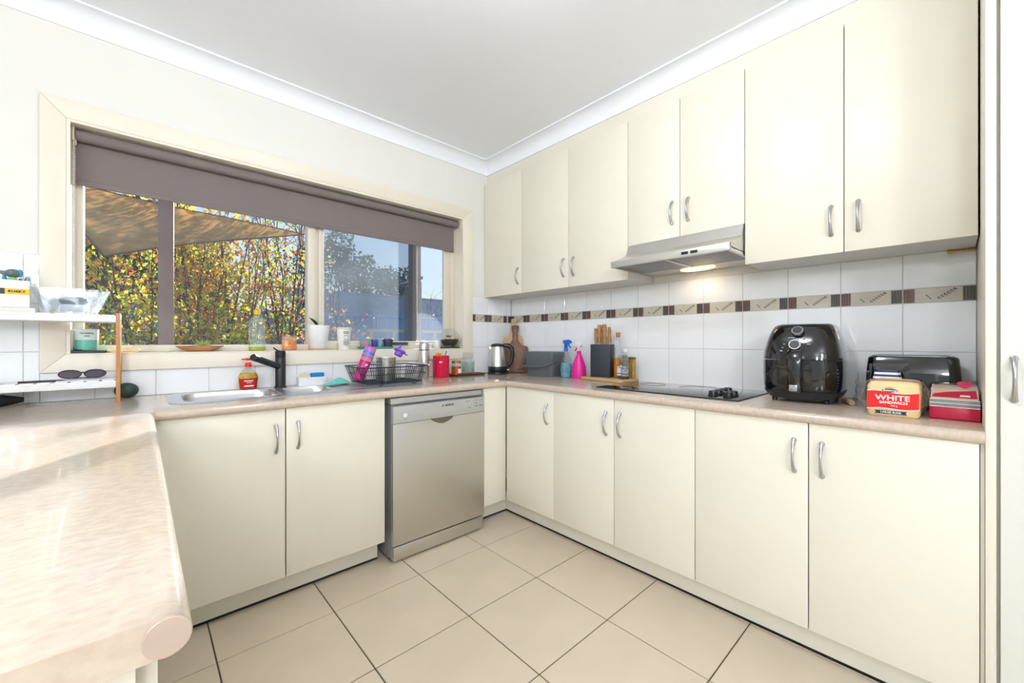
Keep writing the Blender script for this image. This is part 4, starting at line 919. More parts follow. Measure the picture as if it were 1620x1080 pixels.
part('glass', MB().lathe([(.044, 0), (.047, .005), (.047, .105), (.040, .128), (.040, .155), (.042, .158), (.042, .165)]), thin_glass('jar_glass_dull', (250, 252, 251), .9, dirt=.06, dirt_scale=20), gj, smooth=60)
part('pattern', MB().lathe([(.0475, .02), (.0475, .098)], cap=False), thin_glass('green_pattern', (240, 250, 245), .4, dirt=.22, dirt_scale=34), gj)

# ================================================================== ON THE SILL
S = SILL
# candle
cn = thing('candle_jar', 'teal scented candle in clear glass on the sill behind the rack', 'candle', (-2.515, .030, S + .0125))
part('glass', MB().lathe([(.035, 0), (.036, .003), (.040, .096), (.0405, .098)]), glass_w, cn)
part('wax', MB().lathe([(.034, .003), (.0355, .006), (.0372, .045), (.001, .046)]), M('teal_wax', (120, 205, 190), .5), cn)
part('label', MB().lathe([(.0378, .045), (.0402, .092)], cap=False, n=28), M('frost_label', (226, 238, 236), .6), cn)
text('nourishing', .010, ink, cn, (.004, -.0412, .075), bold=.0001); text('mist', .010, ink, cn, (.004, -.0405, .063), bold=.0001)
solo('slate_tray', MB().box(-.052, -.036, 0, .052, .036, .011), M('dark_slate', (58, 66, 66), .6), 'dark slate tray under the teal candle', 'tray', (-2.505, .022, S), bevel=.002)
solo('wooden_brush', MB().loft([ell(.10, .024, 0), ell(.112, .030, .006), ell(.112, .030, .014), ell(.10, .02, .019)]), M('pale_brush_wood', (236, 214, 160), .5), 'pale oval wooden brush lying on the sill beside the slate tray', 'brush', (-2.396, .02, S), smooth=60)
# leaf dish + air plant
ld_ = thing('wooden_dish', 'shallow wooden dish holding an air plant on the sill', 'dish', (-2.115, .035, S))
part('dish', MB().loft([ell(.10, .05, 0), ell(.15, .07, .012), ell(.194, .085, .026), ell(.20, .088, .029), ell(.186, .08, .026), ell(.14, .06, .014), ell(.09, .045, .005)]), M('acacia', (168, 112, 66), .5, vscale=14, rgb2=(200, 148, 98), stretch=(1, 6, 1)), ld_, smooth=60)
ap = MB()
for k in range(60):
    a = random.uniform(0, 6.28); L = random.uniform(.03, .06); e_ = random.uniform(.2, 1.2)
    d_ = Vector((math.cos(a) * math.cos(e_), math.sin(a) * math.cos(e_) * .7, math.sin(e_)))
    ap.tube([(0, 0, .012), Vector((0, 0, .014)) + d_ * L * .6, Vector((0, 0, .018)) + d_ * L + Vector((0, 0, -.012))], [.0022, .0016, .0004], 4)
for v_ in ap.v: v_.z = max(v_.z, .0075)
solo('air_plant', ap, leaf_mat('air_plant_leaf', (196, 208, 150), .4), 'spiky pale green air plant in the wooden dish', 'plant', (-2.105, .035, S + .006))
# dishwashing bottle
dbt = thing('detergent_bottle', 'tall clear detergent bottle with yellow cap, nearly empty', 'bottle', (-1.866, .035, S))
part('bottle', MB().lathe([(.036, 0), (.040, .004), (.040, .03), (.035, .036), (.036, .045), (.040, .055), (.040, .155), (.034, .175), (.016, .192), (.014, .20)], n=24, sy=.75), thin_glass('detergent_shell', (242, 246, 240), .9, dirt=.05, dirt_scale=20), dbt, smooth=60)
part('liquid', MB().lathe([(.034, .002), (.038, .005), (.038, .022), (.001, .022)], n=24, sy=.75), M('yellow_liquid', (216, 220, 60), .15, trans=.4), dbt)
part('cap', MB().lathe([(.0165, .198), (.0165, .222), (.015, .225)]), M('yellow_cap', (226, 168, 14), .4), dbt)
# amber candle
ac = thing('candle_jar', 'small pink and amber glass candle on the sill by the tap', 'candle', (-1.706, .035, S))
part('glass', MB().lathe([(.036, 0), (.0385, .003), (.0385, .086), (.037, .086)]), thin_glass('pink_glass', (250, 222, 206), .9, dirt=.12), ac)
part('wax', MB().lathe([(.035, .003), (.0365, .006), (.0365, .056), (.001, .057)]), M('amber_wax', (246, 208, 164), .4, trans=.3), ac)
part('label', MB().prism([(-.014, .034), (.014, .034), (.014, .062), (-.014, .062)], 'y', -.0396, -.0388), M('amber_label', (214, 140, 40), .4), ac)
part('rim', MB().lathe([(.0388, .080), (.0392, .083), (.0388, .087)], cap=False), M('gilt_rim', (200, 130, 50), .3, .8), ac)
# pot with orchid leaf
po = thing('potted_orchid', 'orchid with one leaf in a textured white pot', 'potted plant', (-1.546, .035, S + .0085))
potm = M('white_pot', (238, 238, 236), .5, bump=(160, .6, .003))
part('pot', MB().lathe([(.043, 0), (.046, .003), (.061, .135), (.061, .14), (.057, .14), (.054, .12), (.001, .118)], n=36), potm, po, smooth=50)
part('bark', MB().lathe([(.053, .119), (.03, .126), (.001, .124)]), M('bark_mix', (120, 96, 66), .9), po)
lf = MB()
def blade(base, ang, L, W, lift, mb):
    rings = []; n_ = 8
    for k in range(n_ + 1):
        t_ = k / n_; c = Vector(base) + Vector((math.cos(ang), math.sin(ang) * .6, 0)) * L * t_ + Vector((0, 0, lift * t_ - lift * .35 * t_ * t_)); w_ = W * math.sin(math.pi * min(.97, .12 + .86 * t_)) + .0015
        sd_ = Vector((-math.sin(ang), math.cos(ang), 0)) * w_; rings.append([c + sd_ + Vector((0, 0, .004)), c - Vector((0, 0, .0012)), c - sd_ + Vector((0, 0, .004)), c + Vector((0, 0, .0012))])
    mb.loft(rings)
blade((-.002, -.005, .125), R(195), .055, .017, .085, lf); part('leaf', lf, leaf_mat('orchid_leaf', (64, 98, 52), .25), po, smooth=60)
lf = MB(); blade((.0, 0, .125), R(20), .05, .006, .03, lf); part('leaf', lf, MATS['orchid_leaf'], po, smooth=60)
solo('cork_coaster', MB().lathe([(.054, 0), (.056, .002), (.056, .006), (.054, .008)], n=36), M('cork_mat', (206, 172, 128), .8), 'round cork coaster under the orchid pot', 'coaster', (-1.546, .035, S))
# printed cup
cu_ = thing('printed_canister', 'white paper canister with black printed writing on the sill', 'canister', (-1.396, .035, S))
part('body', MB().lathe([(.032, 0), (.033, .003), (.041, .128)], n=32), M('paper_white', (236, 234, 228), .6), cu_)
part('lid', MB().lathe([(.0425, .126), (.0425, .136), (.040, .139)], n=32), M('kraft_lid', (226, 212, 186), .6), cu_)
pm = MB().box(-.013, -.0004, .062, .013, 0, .064).box(-.013, -.0004, .088, .013, 0, .090).box(-.013, -.0004, .062, -.0115, 0, .090).box(.0115, -.0004, .062, .013, 0, .090)
part('printed_square', pm.xf(Matrix.Translation((0, -.0395, 0))), ink, cu_)
for z, hw in ((.112, .016), (.106, .018), (.100, .012), (.052, .018), (.045, .014), (.038, .018), (.030, .011)): part('printed_line', MB().box(-hw, -.0338 - z * .062, z - .0013, hw, -.0331 - z * .058, z + .0013), ink, cu_)
# little painted pots on a green tray
gt = thing('green_tray', 'long green glazed tray under the little painted pots', 'tray', (-1.186, .035, S))
part('tray', MB().loft([rrect(.215, .055, .012, 0, 3), rrect(.236, .068, .014, .018, 3), rrect(.228, .06, .012, .018, 3), rrect(.205, .048, .01, .006, 3)]), M('green_glaze', (58, 150, 128), .35, var=.1, vscale=12), gt)
def minipot(label, x, mat, rimm, r=.034, h=.062):
    t = thing('painted_pot', label, 'pot', (x, .035, S + .0065), 0, 'little painted pots on the sill')
    part('pot', MB().lathe([(r * .72, 0), (r * .76, .002), (r, h), (r * .88, h), (r * .8, h * .85), (.001, h * .82)], n=24), mat, t); part('rim', MB().lathe([(r * 1.0, h * .86), (r * 1.06, h * .88), (r * 1.06, h), (r * .98, h + .001)], cap=False, n=24), rimm, t)
minipot('little pot painted pink with teal rim', -1.262, M('pink_teal_paint', (214, 130, 150), .5, vscale=26, rgb2=(120, 170, 190)), M('teal_rim', (90, 170, 160), .5))
minipot('little pot painted purple', -1.198, M('purple_paint', (90, 76, 160), .5, vscale=20, rgb2=(60, 60, 110)), M('lilac_rim', (130, 120, 200), .5), .021)
minipot('little pot painted pale blue', -1.160, M('pale_blue_paint', (140, 180, 200), .5, vscale=24, rgb2=(110, 140, 190)), M('teal_rim2', (110, 190, 190), .5), .021)
minipot('little pot painted dark plum and black', -1.102, M('plum_paint', (84, 52, 84), .5, vscale=24, rgb2=(46, 60, 80)), M('plum_rim', (110, 64, 100), .5))
# pebble
solo('white_ornament', MB().lathe([(.020, 0), (.024, .004), (.024, .03), (.017, .048), (.006, .055), (.0001, .056)], n=24), M('white_ceramic', (235, 233, 226), .4), 'small white rounded ornament on the sill beside the terrarium', 'ornament', (-.728, .02, S), smooth=60)
# terrarium
tr_ = thing('terrarium', 'glass globe terrarium with pebbles and soil in the window corner', 'terrarium', (-.612, .020, S))
part('stand', MB().box(-.070, -.028, 0, .070, .04, .010), MATS['dark_slate'], tr_, bevel=.002)
R0 = .072
gp = [(R0 * math.sin(math.pi * k / 18), R0 - R0 * math.cos(math.pi * k / 18)) for k in range(3, 17)]
part('globe', MB().lathe(gp, 0, .005, .006, 32, cap=True), glass_w, tr_, smooth=70)
part('soil', MB().lathe([(R0 * .94 * math.sin(math.pi * k / 18), R0 - R0 * .94 * math.cos(math.pi * k / 18)) for k in range(4, 9)] + [(.001, R0 * .86)], 0, .005, .006, 28), M('dark_soil', (50, 44, 38), .9, bump=(120, .6, .004)), tr_)
for k in range(16):
    a = k * 2.4; q = .012 + .036 * ((k * .37) % 1); part('pebble', MB().ball((q * math.cos(a), .005 + q * math.sin(a), .074), .010 + .003 * (k % 3), 9, sz=.8), M(('pebble_white', 'pebble_rose', 'pebble_tan')[k % 3], ((232, 224, 210), (200, 150, 130), (214, 190, 150))[k % 3], .6), tr_)
for k in range(7):
    lf = MB(); blade((-.02 + .004 * k, .01, .075), R(51 * k), .022, .006, .03, lf); part('leaf', lf, leaf_mat('fern_leaf', (90, 130, 110), .3), tr_, smooth=60)

# ================================================================== WHITE RACK AT THE LEFT AND ITS LOAD
rkx0, rkx1, rky0, rky1 = -3.05, -2.402, -.185, -.030
rack = thing('bench_rack', 'white two-tier slatted bench rack with wooden legs at the left', 'rack', ((rkx0 + rkx1) / 2, (rky0 + rky1) / 2, BENCH))
rw_m = M('rack_white', (240, 240, 238), .4, var=.01); bam = M('bamboo', (196, 142, 88), .5, vscale=18, rgb2=(176, 120, 70), stretch=(1, 1, .2))
ZS1, ZS2 = .982, 1.254                                                   # tops of the two shelves
for x in (rkx0, rkx1 - .013):
    for y in (rky0, rky1 - .022): part('leg', MB().box(x, y, BENCH, x + .013, y + .022, 1.262), bam, rack, bevel=.001, world=True)
    part('top_rail', MB().box(x, rky0 + .022, 1.240, x + .013, rky1 - .022, 1.262), bam, rack, bevel=.001, world=True)
for zt in (ZS1, ZS2):
    sh_ = part('shelf', MB().box(rkx0 + .013, rky0 + .002, zt - .030, rkx1 - .013, rky0 + .014, zt - .003).box(rkx0 + .013, rky1 - .014, zt - .030, rkx1 - .013, rky1 - .002, zt - .003), rw_m, rack, bevel=.001, world=True)
    n_ = 14; wx = (rkx1 - rkx0 - .028) / n_
    for k in range(n_): x = rkx0 + .014 + k * wx; part('slat', MB().box(x + .004, rky0 + .001, zt - .010, x + wx - .004, rky1 - .001, zt), rw_m, sh_, bevel=.001, world=True)
# white box with yellow band
bx_ = thing('pen_box', 'white box with yellow and black band full of pens on the rack top', 'box', (-2.697, -.085, ZS2 + .0205), R(4))
part('box', MB().box(-.036, -.03, 0, .036, -.0275, .105).box(-.036, .0275, 0, .036, .03, .105).box(-.036, -.0275, 0, -.0335, .0275, .105).box(.0335, -.0275, 0, .036, .0275, .105).box(-.0335, -.0275, 0, .0335, .0275, .004), M('box_white', (236, 233, 226), .5), bx_, bevel=.001)
part('yellow_band', MB().box(-.0245, -.0312, .050, .0365, -.0300, .072), M('yellow_tape', (240, 190, 40), .5), bx_)
part('black_band', MB().box(-.0375, -.0314, .050, -.0250, -.0300, .072), black_pl, bx_)
text('RUSKY', .0115, ink, bx_, (.004, -.0316, .061), sx=1.15, bold=.0006, space=1.12)
for nm, lab, x, y, L, r, c, ln in (('marker_pen', 'thick purple marker in the white box', .018, .0, .118, .0075, (92, 60, 150), .10), ('marker_pen', 'bright blue marker in the white box', -.024, .005, .12, .007, (40, 160, 215), -.05), ('marker_pen', 'red capped marker in the white box', .006, .012, .112, .006, (210, 50, 50), .03), ('marker_pen', 'pale blue pen leaning over the edge of the white box', .025, -.012, .122, .004, (120, 190, 215), .06)):
    solo(nm, MB().tube([(0, 0, 0), (ln * .1, 0, L * .9), (ln * .12, 0, L)], [r, r, r * .6], 10), M('pen_' + lab.split()[0] + lab.split()[1], c, .4), lab, 'pen', (-2.697 + x, -.085 + y, ZS2 + .0246), group='pens in the white box')
ty = thing('toy_animal', 'small grey toy animal with green vest peeking from the white box', 'toy', (-2.705, -.095, ZS2 + .0246 + .078), R(0))
tg = M('toy_grey', (98, 112, 118), .6); 
bd_ = MB().lathe([(.010, -.074), (.016, -.06), (.018, .012), (.012, .030), (.007, .036)], n=16); part('body', bd_, M('toy_vest_green', (130, 214, 110), .6), ty, smooth=70)
hd_ = MB().ball((.002, 0, .050), .019, 14, sx=1.15, sz=.9); hd_.tube([(-.008, 0, .049), (-.022, 0, .050), (-.031, 0, .053)], [.012, .0085, .006], 10); part('head', hd_, tg, ty, smooth=70)
part('snout_tip', MB().ball((-.032, 0, .054), .0065, 10), M('toy_dark', (50, 52, 58), .5), ty, smooth=70)
part('arm', MB().tube([(-.012, -.008, .018), (-.018, -.012, .004), (-.016, -.014, -.006)], [.007, .007, .006], 8), tg, ty, smooth=70)
part('crest', MB().ball((.020, 0, .052), .011, 10, sz=1.4, sx=.7), M('toy_blue', (50, 150, 185), .6), ty, smooth=70)
for s in (-1, 1): part('eye', MB().ball((-.006, s * .012, .056), .003, 8), white_pl, ty)
# flat things under the box
solo('paper_box', MB().box(-.045, -.03, 0, .045, .03, .0195), M('pale_carton', (228, 222, 212), .6), 'flat pale carton under the white pen box', 'carton', (-2.690, -.085, ZS2 + .0005), bevel=.001)
# crystal bowl
cbw = thing('crystal_bowl', 'faceted clear crystal bowl on the rack top', 'bowl', (-2.548, -.105, ZS2 + .0005))
cr_m = thin_glass('crystal', (250, 252, 254), 1.0, dirt=.16, dirt_scale=30, rough=.02)
N = 24; rings = []
for r_, z_, wv in ((.066, 0, .0), (.072, .004, .004), (.082, .03, .007), (.096, .065, .007), (.112, .098, .006), (.108, .100, .006), (.092, .066, .004), (.076, .03, .003), (.060, .010, 0)):
    rings.append([Vector(((r_ + (wv if k % 2 else -wv)) * math.cos(2 * math.pi * k / N), (r_ + (wv if k % 2 else -wv)) * .62 * math.sin(2 * math.pi * k / N), z_ + (.003 if (k % 2 and z_ > .09) else 0))) for k in range(N)])
part('bowl', MB().loft(rings), cr_m, cbw, smooth=0)
solo('folded_glasses_case', MB().loft([ell(.07, .03, 0), ell(.085, .038, .010), ell(.08, .034, .022), ell(.05, .02, .03)]), M('dark_teal_case', (52, 84, 92), .4), 'dark teal oval case lying in the crystal bowl', 'case', (-2.542, -.105, ZS2 + .042), R(8), smooth=60)
solo('small_white_pack', MB().box(-.042, -.014, 0, .042, .014, .026), M('pack_white', (226, 228, 230), .5), 'small white pack at the bottom of the crystal bowl', 'pack', (-2.54, -.105, ZS2 + .0135), bevel=.002)
# papers and sunglasses on the lower shelf
solo('paper_sheets', MB().box(-.085, -.055, 0, .085, .055, .003), M('paper_sheet', (230, 232, 240), .7), 'stack of white papers under the sunglasses', 'papers', (-2.505, -.11, ZS1 + .0005), R(6))
sg_ = thing('sunglasses', 'dark sunglasses with purple frame lying on papers on the rack', 'sunglasses', (-2.515, -.125, ZS1 + .0036), R(4))
frm = M('purple_black_frame', (58, 36, 50), .3); lens_m = M('dark_lens', (60, 54, 66), .12, var=.05, coat=.3)
for s in (-1, 1):
    pts = [Vector((s * .036 + .031 * math.cos(a), -.004 * abs(math.cos(a)), .0235 + .0165 * math.sin(a) - s * 0)) for a in [2 * math.pi * i / 24 for i in range(24)]]
    tilt_m = Matrix.Translation((0, 0, 0)) @ Matrix.Rotation(R(-14), 4, 'X')
    rm = part('rim', MB().tube(pts, .0028, 6, closed=True).xf(tilt_m), frm, sg_)
    part('lens', MB().loft([[p + Vector((0, -.0006, 0)) for p in pts], [p + Vector((0, .0012, 0)) for p in pts]]).xf(tilt_m), lens_m, rm)
    part('temple', MB().tube([(s * .066, .002, .026), (s * .066, .02, .024), (s * .03, .045, .006), (-s * .03, .05, .0035)], [.003, .0028, .0022, .002], 6), frm, sg_)
part('bridge', MB().tube([(-.008, 0, .026), (0, -.003, .030), (.008, 0, .026)], .0026, 6).xf(Matrix.Rotation(R(-14), 4, 'X')), frm, sg_)
solo('pen', MB().tube([(-.06, 0, .004), (.05, 0, .004), (.065, 0, .004)], [.004, .004, .0015], 8), black_pl, 'black pen lying at the end of the papers', 'pen', (-2.625, -.14, ZS1 + .0005), R(8))
# dark egg behind the rack leg
solo('stone_egg', MB().ball((0, 0, .034), .034, 24, sx=1.22, sy=.9, sz=1.0), M('dark_green_stone', (40, 62, 56), .5, var=.1), 'dark green egg-shaped stone on the bench behind the rack leg', 'ornament', (-2.385, -.0505, BENCH), smooth=80)
# black pouch with keys
pch = MB(); rings = []
for q in range(8):
    t_ = q / 7; w_ = .05 * math.sin(math.pi * (.12 + .8 * t_)); rings.append([Vector((-.10 + .19 * t_, w_ * .8 * math.cos(a), .028 + .027 * (w_ / .05) * math.sin(a) + .002 * math.sin(a * 5 + q))) for a in [2 * math.pi * i / 14 for i in range(14)]])
pch.loft(rings); zmin = min(v_.z for v_ in pch.v)
for v_ in pch.v: v_.z -= zmin
solo('black_pouch', pch, M('black_fabric', (24, 26, 28), .9, bump=(300, .5, .002)), 'soft black pouch on the bench under the rack', 'pouch', (-2.765, -.105, BENCH), R(5), smooth=60)
ks = thing('key_bunch', 'bunch of small metal keys beside the black pouch', 'keys', (-2.655, -.115, BENCH))
part('ring', MB().tube([(.012 * math.cos(R(a)), .012 * math.sin(R(a)), .003) for a in range(0, 360, 30)], .0012, 6, closed=True), chrome, ks)
for k, an in enumerate((10, 35, -15)):
    km = MB().box(0, -.002, .001 + k * .0012, .045, .002, .0022 + k * .0012).box(.0, -.006, .001 + k * .0012, .014, .006, .0022 + k * .0012); km.xf(Matrix.Rotation(R(an), 4, 'Z') @ Matrix.Translation((.010, 0, 0))); part('key', km, chrome, ks)

# ================================================================== OUTSIDE
GZ = -.25
grass = M('garden_ground', (110, 112, 84), .9, vscale=3, rgb2=(140, 130, 104))
og = solo('garden_ground', MB().box(-30, .165, GZ - .2, 45, 60, GZ), grass, 'garden lawn and paving outside the window', 'ground')
og['kind'] = 'structure'; del og['category']; og.name = 'floor_outside'
pave = M('path_concrete', (176, 168, 156), .8)
brownp = M('brown_post_paint', (104, 80, 74), .45, var=.06, vscale=8)
for lab, x, y in (('brown steel verandah post outside the fixed window pane', -2.196, 1.5), ('dark brown verandah post outside the sliding pane', -.355, 1.02)):
    t = thing('verandah_post', lab, 'post', (x, y, GZ), group='verandah posts')
    part('post', MB().box(-.045, -.045, 0, .045, .045, 3.3), brownp, t, bevel=.004); part('base_plate', MB().box(-.08, -.08, 0, .08, .08, .012), brownp, t)
# shade sail: hypar cloth between four corners
A_, B_, C_, D_ = WY(480, 371, 4.2), WY(164, 406, 3.2), Vector((-4.6, 3.4, 2.9)), Vector((-4.4, 5.4, 4.25))
sl_m = leaf_mat('tan_shade_cloth', (246, 206, 154), .75)
G = 20; sv = []
top_c = WY(10, 258, 4.8)
for i in range(G + 1):
    for j in range(G + 1):
        s_, t_ = i / G, j / G
        e0 = A_.lerp(B_, s_) + Vector((0, 0, .06 * s_ * math.sin(math.pi * s_))); e1 = A_.lerp(top_c, s_) - Vector((0, 0, .10 * s_ * math.sin(math.pi * s_)))
        p = e0.lerp(e1, t_); p += Vector((.05 * math.sin(math.pi * t_) * s_ ** 6, 0, -.10 * math.sin(math.pi * t_) * s_ * math.sin(math.pi * s_))); sv.append(p)
fs = [(i * (G + 1) + j, (i + 1) * (G + 1) + j, (i + 1) * (G + 1) + j + 1, i * (G + 1) + j + 1) for i in range(G) for j in range(G)]
sm = MB()._add(sv, fs); sail = thing('shade_sail', 'weathered tan triangular shade sail stretched over the garden', 'shade sail', (A_.x, A_.y, A_.z))
so_ = part('cloth', sm, sl_m, sail, world=True, smooth=80); md = so_.modifiers.new('thick', 'SOLIDIFY'); md.thickness = .003
hem = M('sail_hem', (96, 78, 58), .9)
for idx in ([i * (G + 1) for i in range(G + 1)], [i * (G + 1) + G for i in range(G + 1)], [G * (G + 1) + j for j in range(G + 1)]):
    part('hem', MB().tube([sv[i] for i in idx], .010, 6), hem, sail, world=True)
part('corner_rope', MB().tube([A_, A_ + Vector((.9, .35, .25))], .006, 6), hem, sail, world=True)

# trees
LEAF = [leaf_mat('leaf_yellow', (255, 224, 70), .75), leaf_mat('leaf_orange', (250, 160, 60), .7), leaf_mat('leaf_lime', (206, 222, 80), .7), leaf_mat('leaf_green', (128, 166, 70), .7), leaf_mat('leaf_red', (226, 104, 74), .7)]
bark = M('tree_bark', (64, 52, 52), .9, var=.2, vscale=20)
def add_leaf(mb, p, sz, mi, rng):
    a, b = rng.uniform(0, 6.28), rng.uniform(-1.2, 1.2)
    x = Vector((math.cos(a) * math.cos(b), math.sin(a) * math.cos(b), math.sin(b))); y = x.cross(Vector((rng.uniform(-1, 1), rng.uniform(-1, 1), rng.uniform(-1, 1)))).normalized()
    o = len(mb.v); n = x.cross(y) * sz * .12
    mb.v += [p - x * sz * .55, p + y * sz * .38 + n, p + x * sz * .6, p - y * sz * .38 + n]; mb.f.append([o, o + 1, o + 2, o + 3]); mb.m.append(mi)
def fast_mesh(mb, name, mats):
    me = bpy.data.meshes.new(name); me.from_pydata([tuple(v) for v in mb.v], [], mb.f)
    for m in mats: me.materials.append(m)
    me.polygons.foreach_set('material_index', mb.m); me.update(); return me
def tree(label, x, y, h, spread, nlead, nleaf, weights, lsz, seed, leafmats=LEAF, z_lo=.5, name='pear_tree', group='autumn trees outside', twig=True, fade_top=0.0):
    rng = random.Random(seed); t = thing(name, label, 'tree', (x, y, GZ), group=group)
    br_ = MB(); tips = []
    br_.tube([(0, 0, 0), (.02, 0, .5), (0, .02, 1.0)], [.07, .06, .05], 6)
    for k in range(nlead):
        a = 2 * math.pi * k / nlead + rng.uniform(-.3, .3); sp_ = spread * rng.uniform(.35, 1.0); z0 = rng.uniform(.35, 1.0); hh = h * rng.uniform(.75, 1.0)
        pts = []; 
        for q in range(7):
            t_ = q / 6; r_ = sp_ * (t_ ** .7); pts.append(Vector((r_ * math.cos(a) + rng.uniform(-.05, .05), r_ * math.sin(a) + rng.uniform(-.05, .05), z0 + (hh - z0) * t_)))
        br_.tube(pts, [.020 * (1 - .8 * q / 6) for q in range(7)], 5)
        for q in range(1, 7):
            for _ in range(3 if twig else 1):
                d = Vector((rng.uniform(-1, 1), rng.uniform(-1, 1), rng.uniform(.3, 1.6))).normalized() * rng.uniform(.3, .75)
                b0 = pts[q].lerp(pts[q - 1], rng.random()); br_.tube([b0, b0 + d * .5 + Vector((0, 0, .03)), b0 + d], [.006, .004, .002], 4); tips.append((b0, b0 + d))
    lv = MB(); cum = []
    for _ in range(nleaf):
        b0, b1 = tips[rng.randrange(len(tips))]; p = b0.lerp(b1, rng.uniform(.1, 1.15)) + Vector((rng.gauss(0, .09), rng.gauss(0, .09), rng.gauss(0, .09)))
        if p.z < z_lo: continue
        if fade_top and rng.random() < fade_top * max(0, p.z - 1.6): continue
        hz = p.z / h; ww = [max(.02, weights[m_][0] + (weights[m_][1] - weights[m_][0]) * hz) for m_ in range(len(weights))]
        cl_ = mnoise.noise(p * 1.7 + Vector((seed, 0, 0))); ww[rng.randrange(len(ww))] *= (1 + max(0, cl_))
        mi = rng.choices(range(len(ww)), ww)[0]; add_leaf(lv, p, lsz * rng.uniform(.6, 1.15), mi, rng)
    o = link('branches', mesh_from(br_, 'branches', bark, smooth=60), t)
    o = link('leaves', fast_mesh(lv, 'leaves', leafmats), t); o['kind'] = 'stuff'; o['label'] = 'small autumn leaves'
    return t
AUT = [(.45, .35), (.10, .40), (.55, .08), (.30, .02), (.0, .14)]
RED = [(.35, .15), (.25, .50), (.35, .02), (.40, .0), (.05, .40)]
def gx(u, y): return WY(u, 540, y).x
tree('yellow autumn pear tree at the left edge of the fixed pane', gx(150, 5.6), 5.6, 3.9, .8, 9, 2200, AUT, .075, 3, fade_top=.32)
tree('yellow and green pear tree just left of the brown post', gx(228, 5.2), 5.2, 3.5, .7, 8, 3000, AUT, .075, 5, fade_top=.3)
tree('bushy golden pear tree just right of the brown post', gx(312, 5.0), 5.0, 3.8, .8, 10, 4200, AUT, .075, 8, fade_top=.22)
tree('golden pear tree behind the detergent bottle', gx(380, 5.4), 5.4, 3.4, .75, 10, 3000, AUT, .075, 11, fade_top=.3)
tree('reddish autumn pear tree beside the window mullion', gx(452, 5.8), 5.8, 5.2, .85, 12, 2300, RED, .075, 17, fade_top=.28)
tree('low red-leaved shrub outside the sliding pane', gx(530, 4.6), 4.6, 1.75, .35, 7, 500, [(.1, .1), (.6, .6), (.02, .0), (.02, .0), (.5, .5)], .06, 23, z_lo=.8, name='red_shrub')
tree('bare brown tree right of the dark verandah post', gx(692, 10.0), 10.0, 3.2, .8, 9, 30, RED, .08, 31, name='bare_tree')
tree('bare wispy tree above the evergreen outside the sliding pane', gx(522, 9.2), 9.2, 6.0, .75, 7, 40, RED, .08, 29, name='bare_tree')
EVG = [leaf_mat('evergreen_dark', (62, 74, 56), .2), leaf_mat('evergreen_grey', (96, 104, 84), .25)]
def evergreen(label, c, r, n, seed, name='evergreen_tree', lsz=.22, sz=1.0):
    rng = random.Random(seed); t = thing(name, label, 'tree', (c[0], c[1], GZ), group='evergreens behind the garden'); lv = MB()
    blobs = [Vector((rng.gauss(0, .45) * r, rng.gauss(0, .4) * r, c[2] - GZ + rng.gauss(0, .35) * r * sz)) for _ in range(16)]
    for _ in range(n):
        b = blobs[rng.randrange(16)]; d = Vector((rng.gauss(0, 1), rng.gauss(0, 1), rng.gauss(0, 1))).normalized() * r * .42 * rng.uniform(.6, 1.05)
        add_leaf(lv, b + d, lsz * rng.uniform(.6, 1.2), rng.choice((0, 0, 1)), rng)
    o = link('foliage', fast_mesh(lv, 'foliage', EVG), t); o['kind'] = 'stuff'
    tk = MB().tube([(0, 0, 0), (.1, 0, (c[2] - GZ) * .5), (0, 0, c[2] - GZ)], [.05 * r + .05, .04 * r + .04, .03], 8)
    for b in blobs[:8]: tk.tube([(0, 0, (c[2] - GZ) * .6), b], [.03 * r, .01 * r], 5)
    part('trunk', tk, bark, t)
p = WY(548, 430, 21); evergreen('dark evergreen tree above the neighbouring roof', (p.x, 21, p.z), 2.1, 3200, 41, lsz=.2)
p = WY(628, 447, 26); evergreen('pale olive bush above the neighbouring roof', (p.x, 26, p.z), 1.7, 1800, 43, lsz=.2, sz=.6)
p = WY(200, 470, 11.2); evergreen('dense dark evergreen behind the left pear trees', (p.x, 11.2, p.z), 2.5, 3600, 47, lsz=.24)
p = WY(290, 455, 14.5); evergreen('dense dark evergreen behind the golden pear trees', (p.x, 14.5, p.z), 2.1, 2600, 53, lsz=.24)
# blue corrugated fence
cor_b = M('blue_corrugated', (112, 150, 200), .45, .2, var=.06, vscale=3)
fence = thing('corrugated_fence', 'blue corrugated metal fence behind the autumn trees', 'fence', (0, 8.0, GZ))
for i in range(6):
    x0 = -4.0 + i * 1.6; pts = []
    for k in range(41): x = x0 + 1.58 * k / 40; pts.append((x, .022 * math.sin(k * math.pi / 2)))
    sheet = MB().prism(pts + [(x, y + .004) for x, y in pts[::-1]], 'z', 0, 2.05); part('sheet', sheet, cor_b, fence, smooth=0)
    part('post', MB().box(x0 - .04, -.05, 0, x0, .05, 2.1), cor_b, fence)
part('top_rail', MB().box(-4.04, -.04, 2.05, 5.6, .04, 2.11), cor_b, fence)
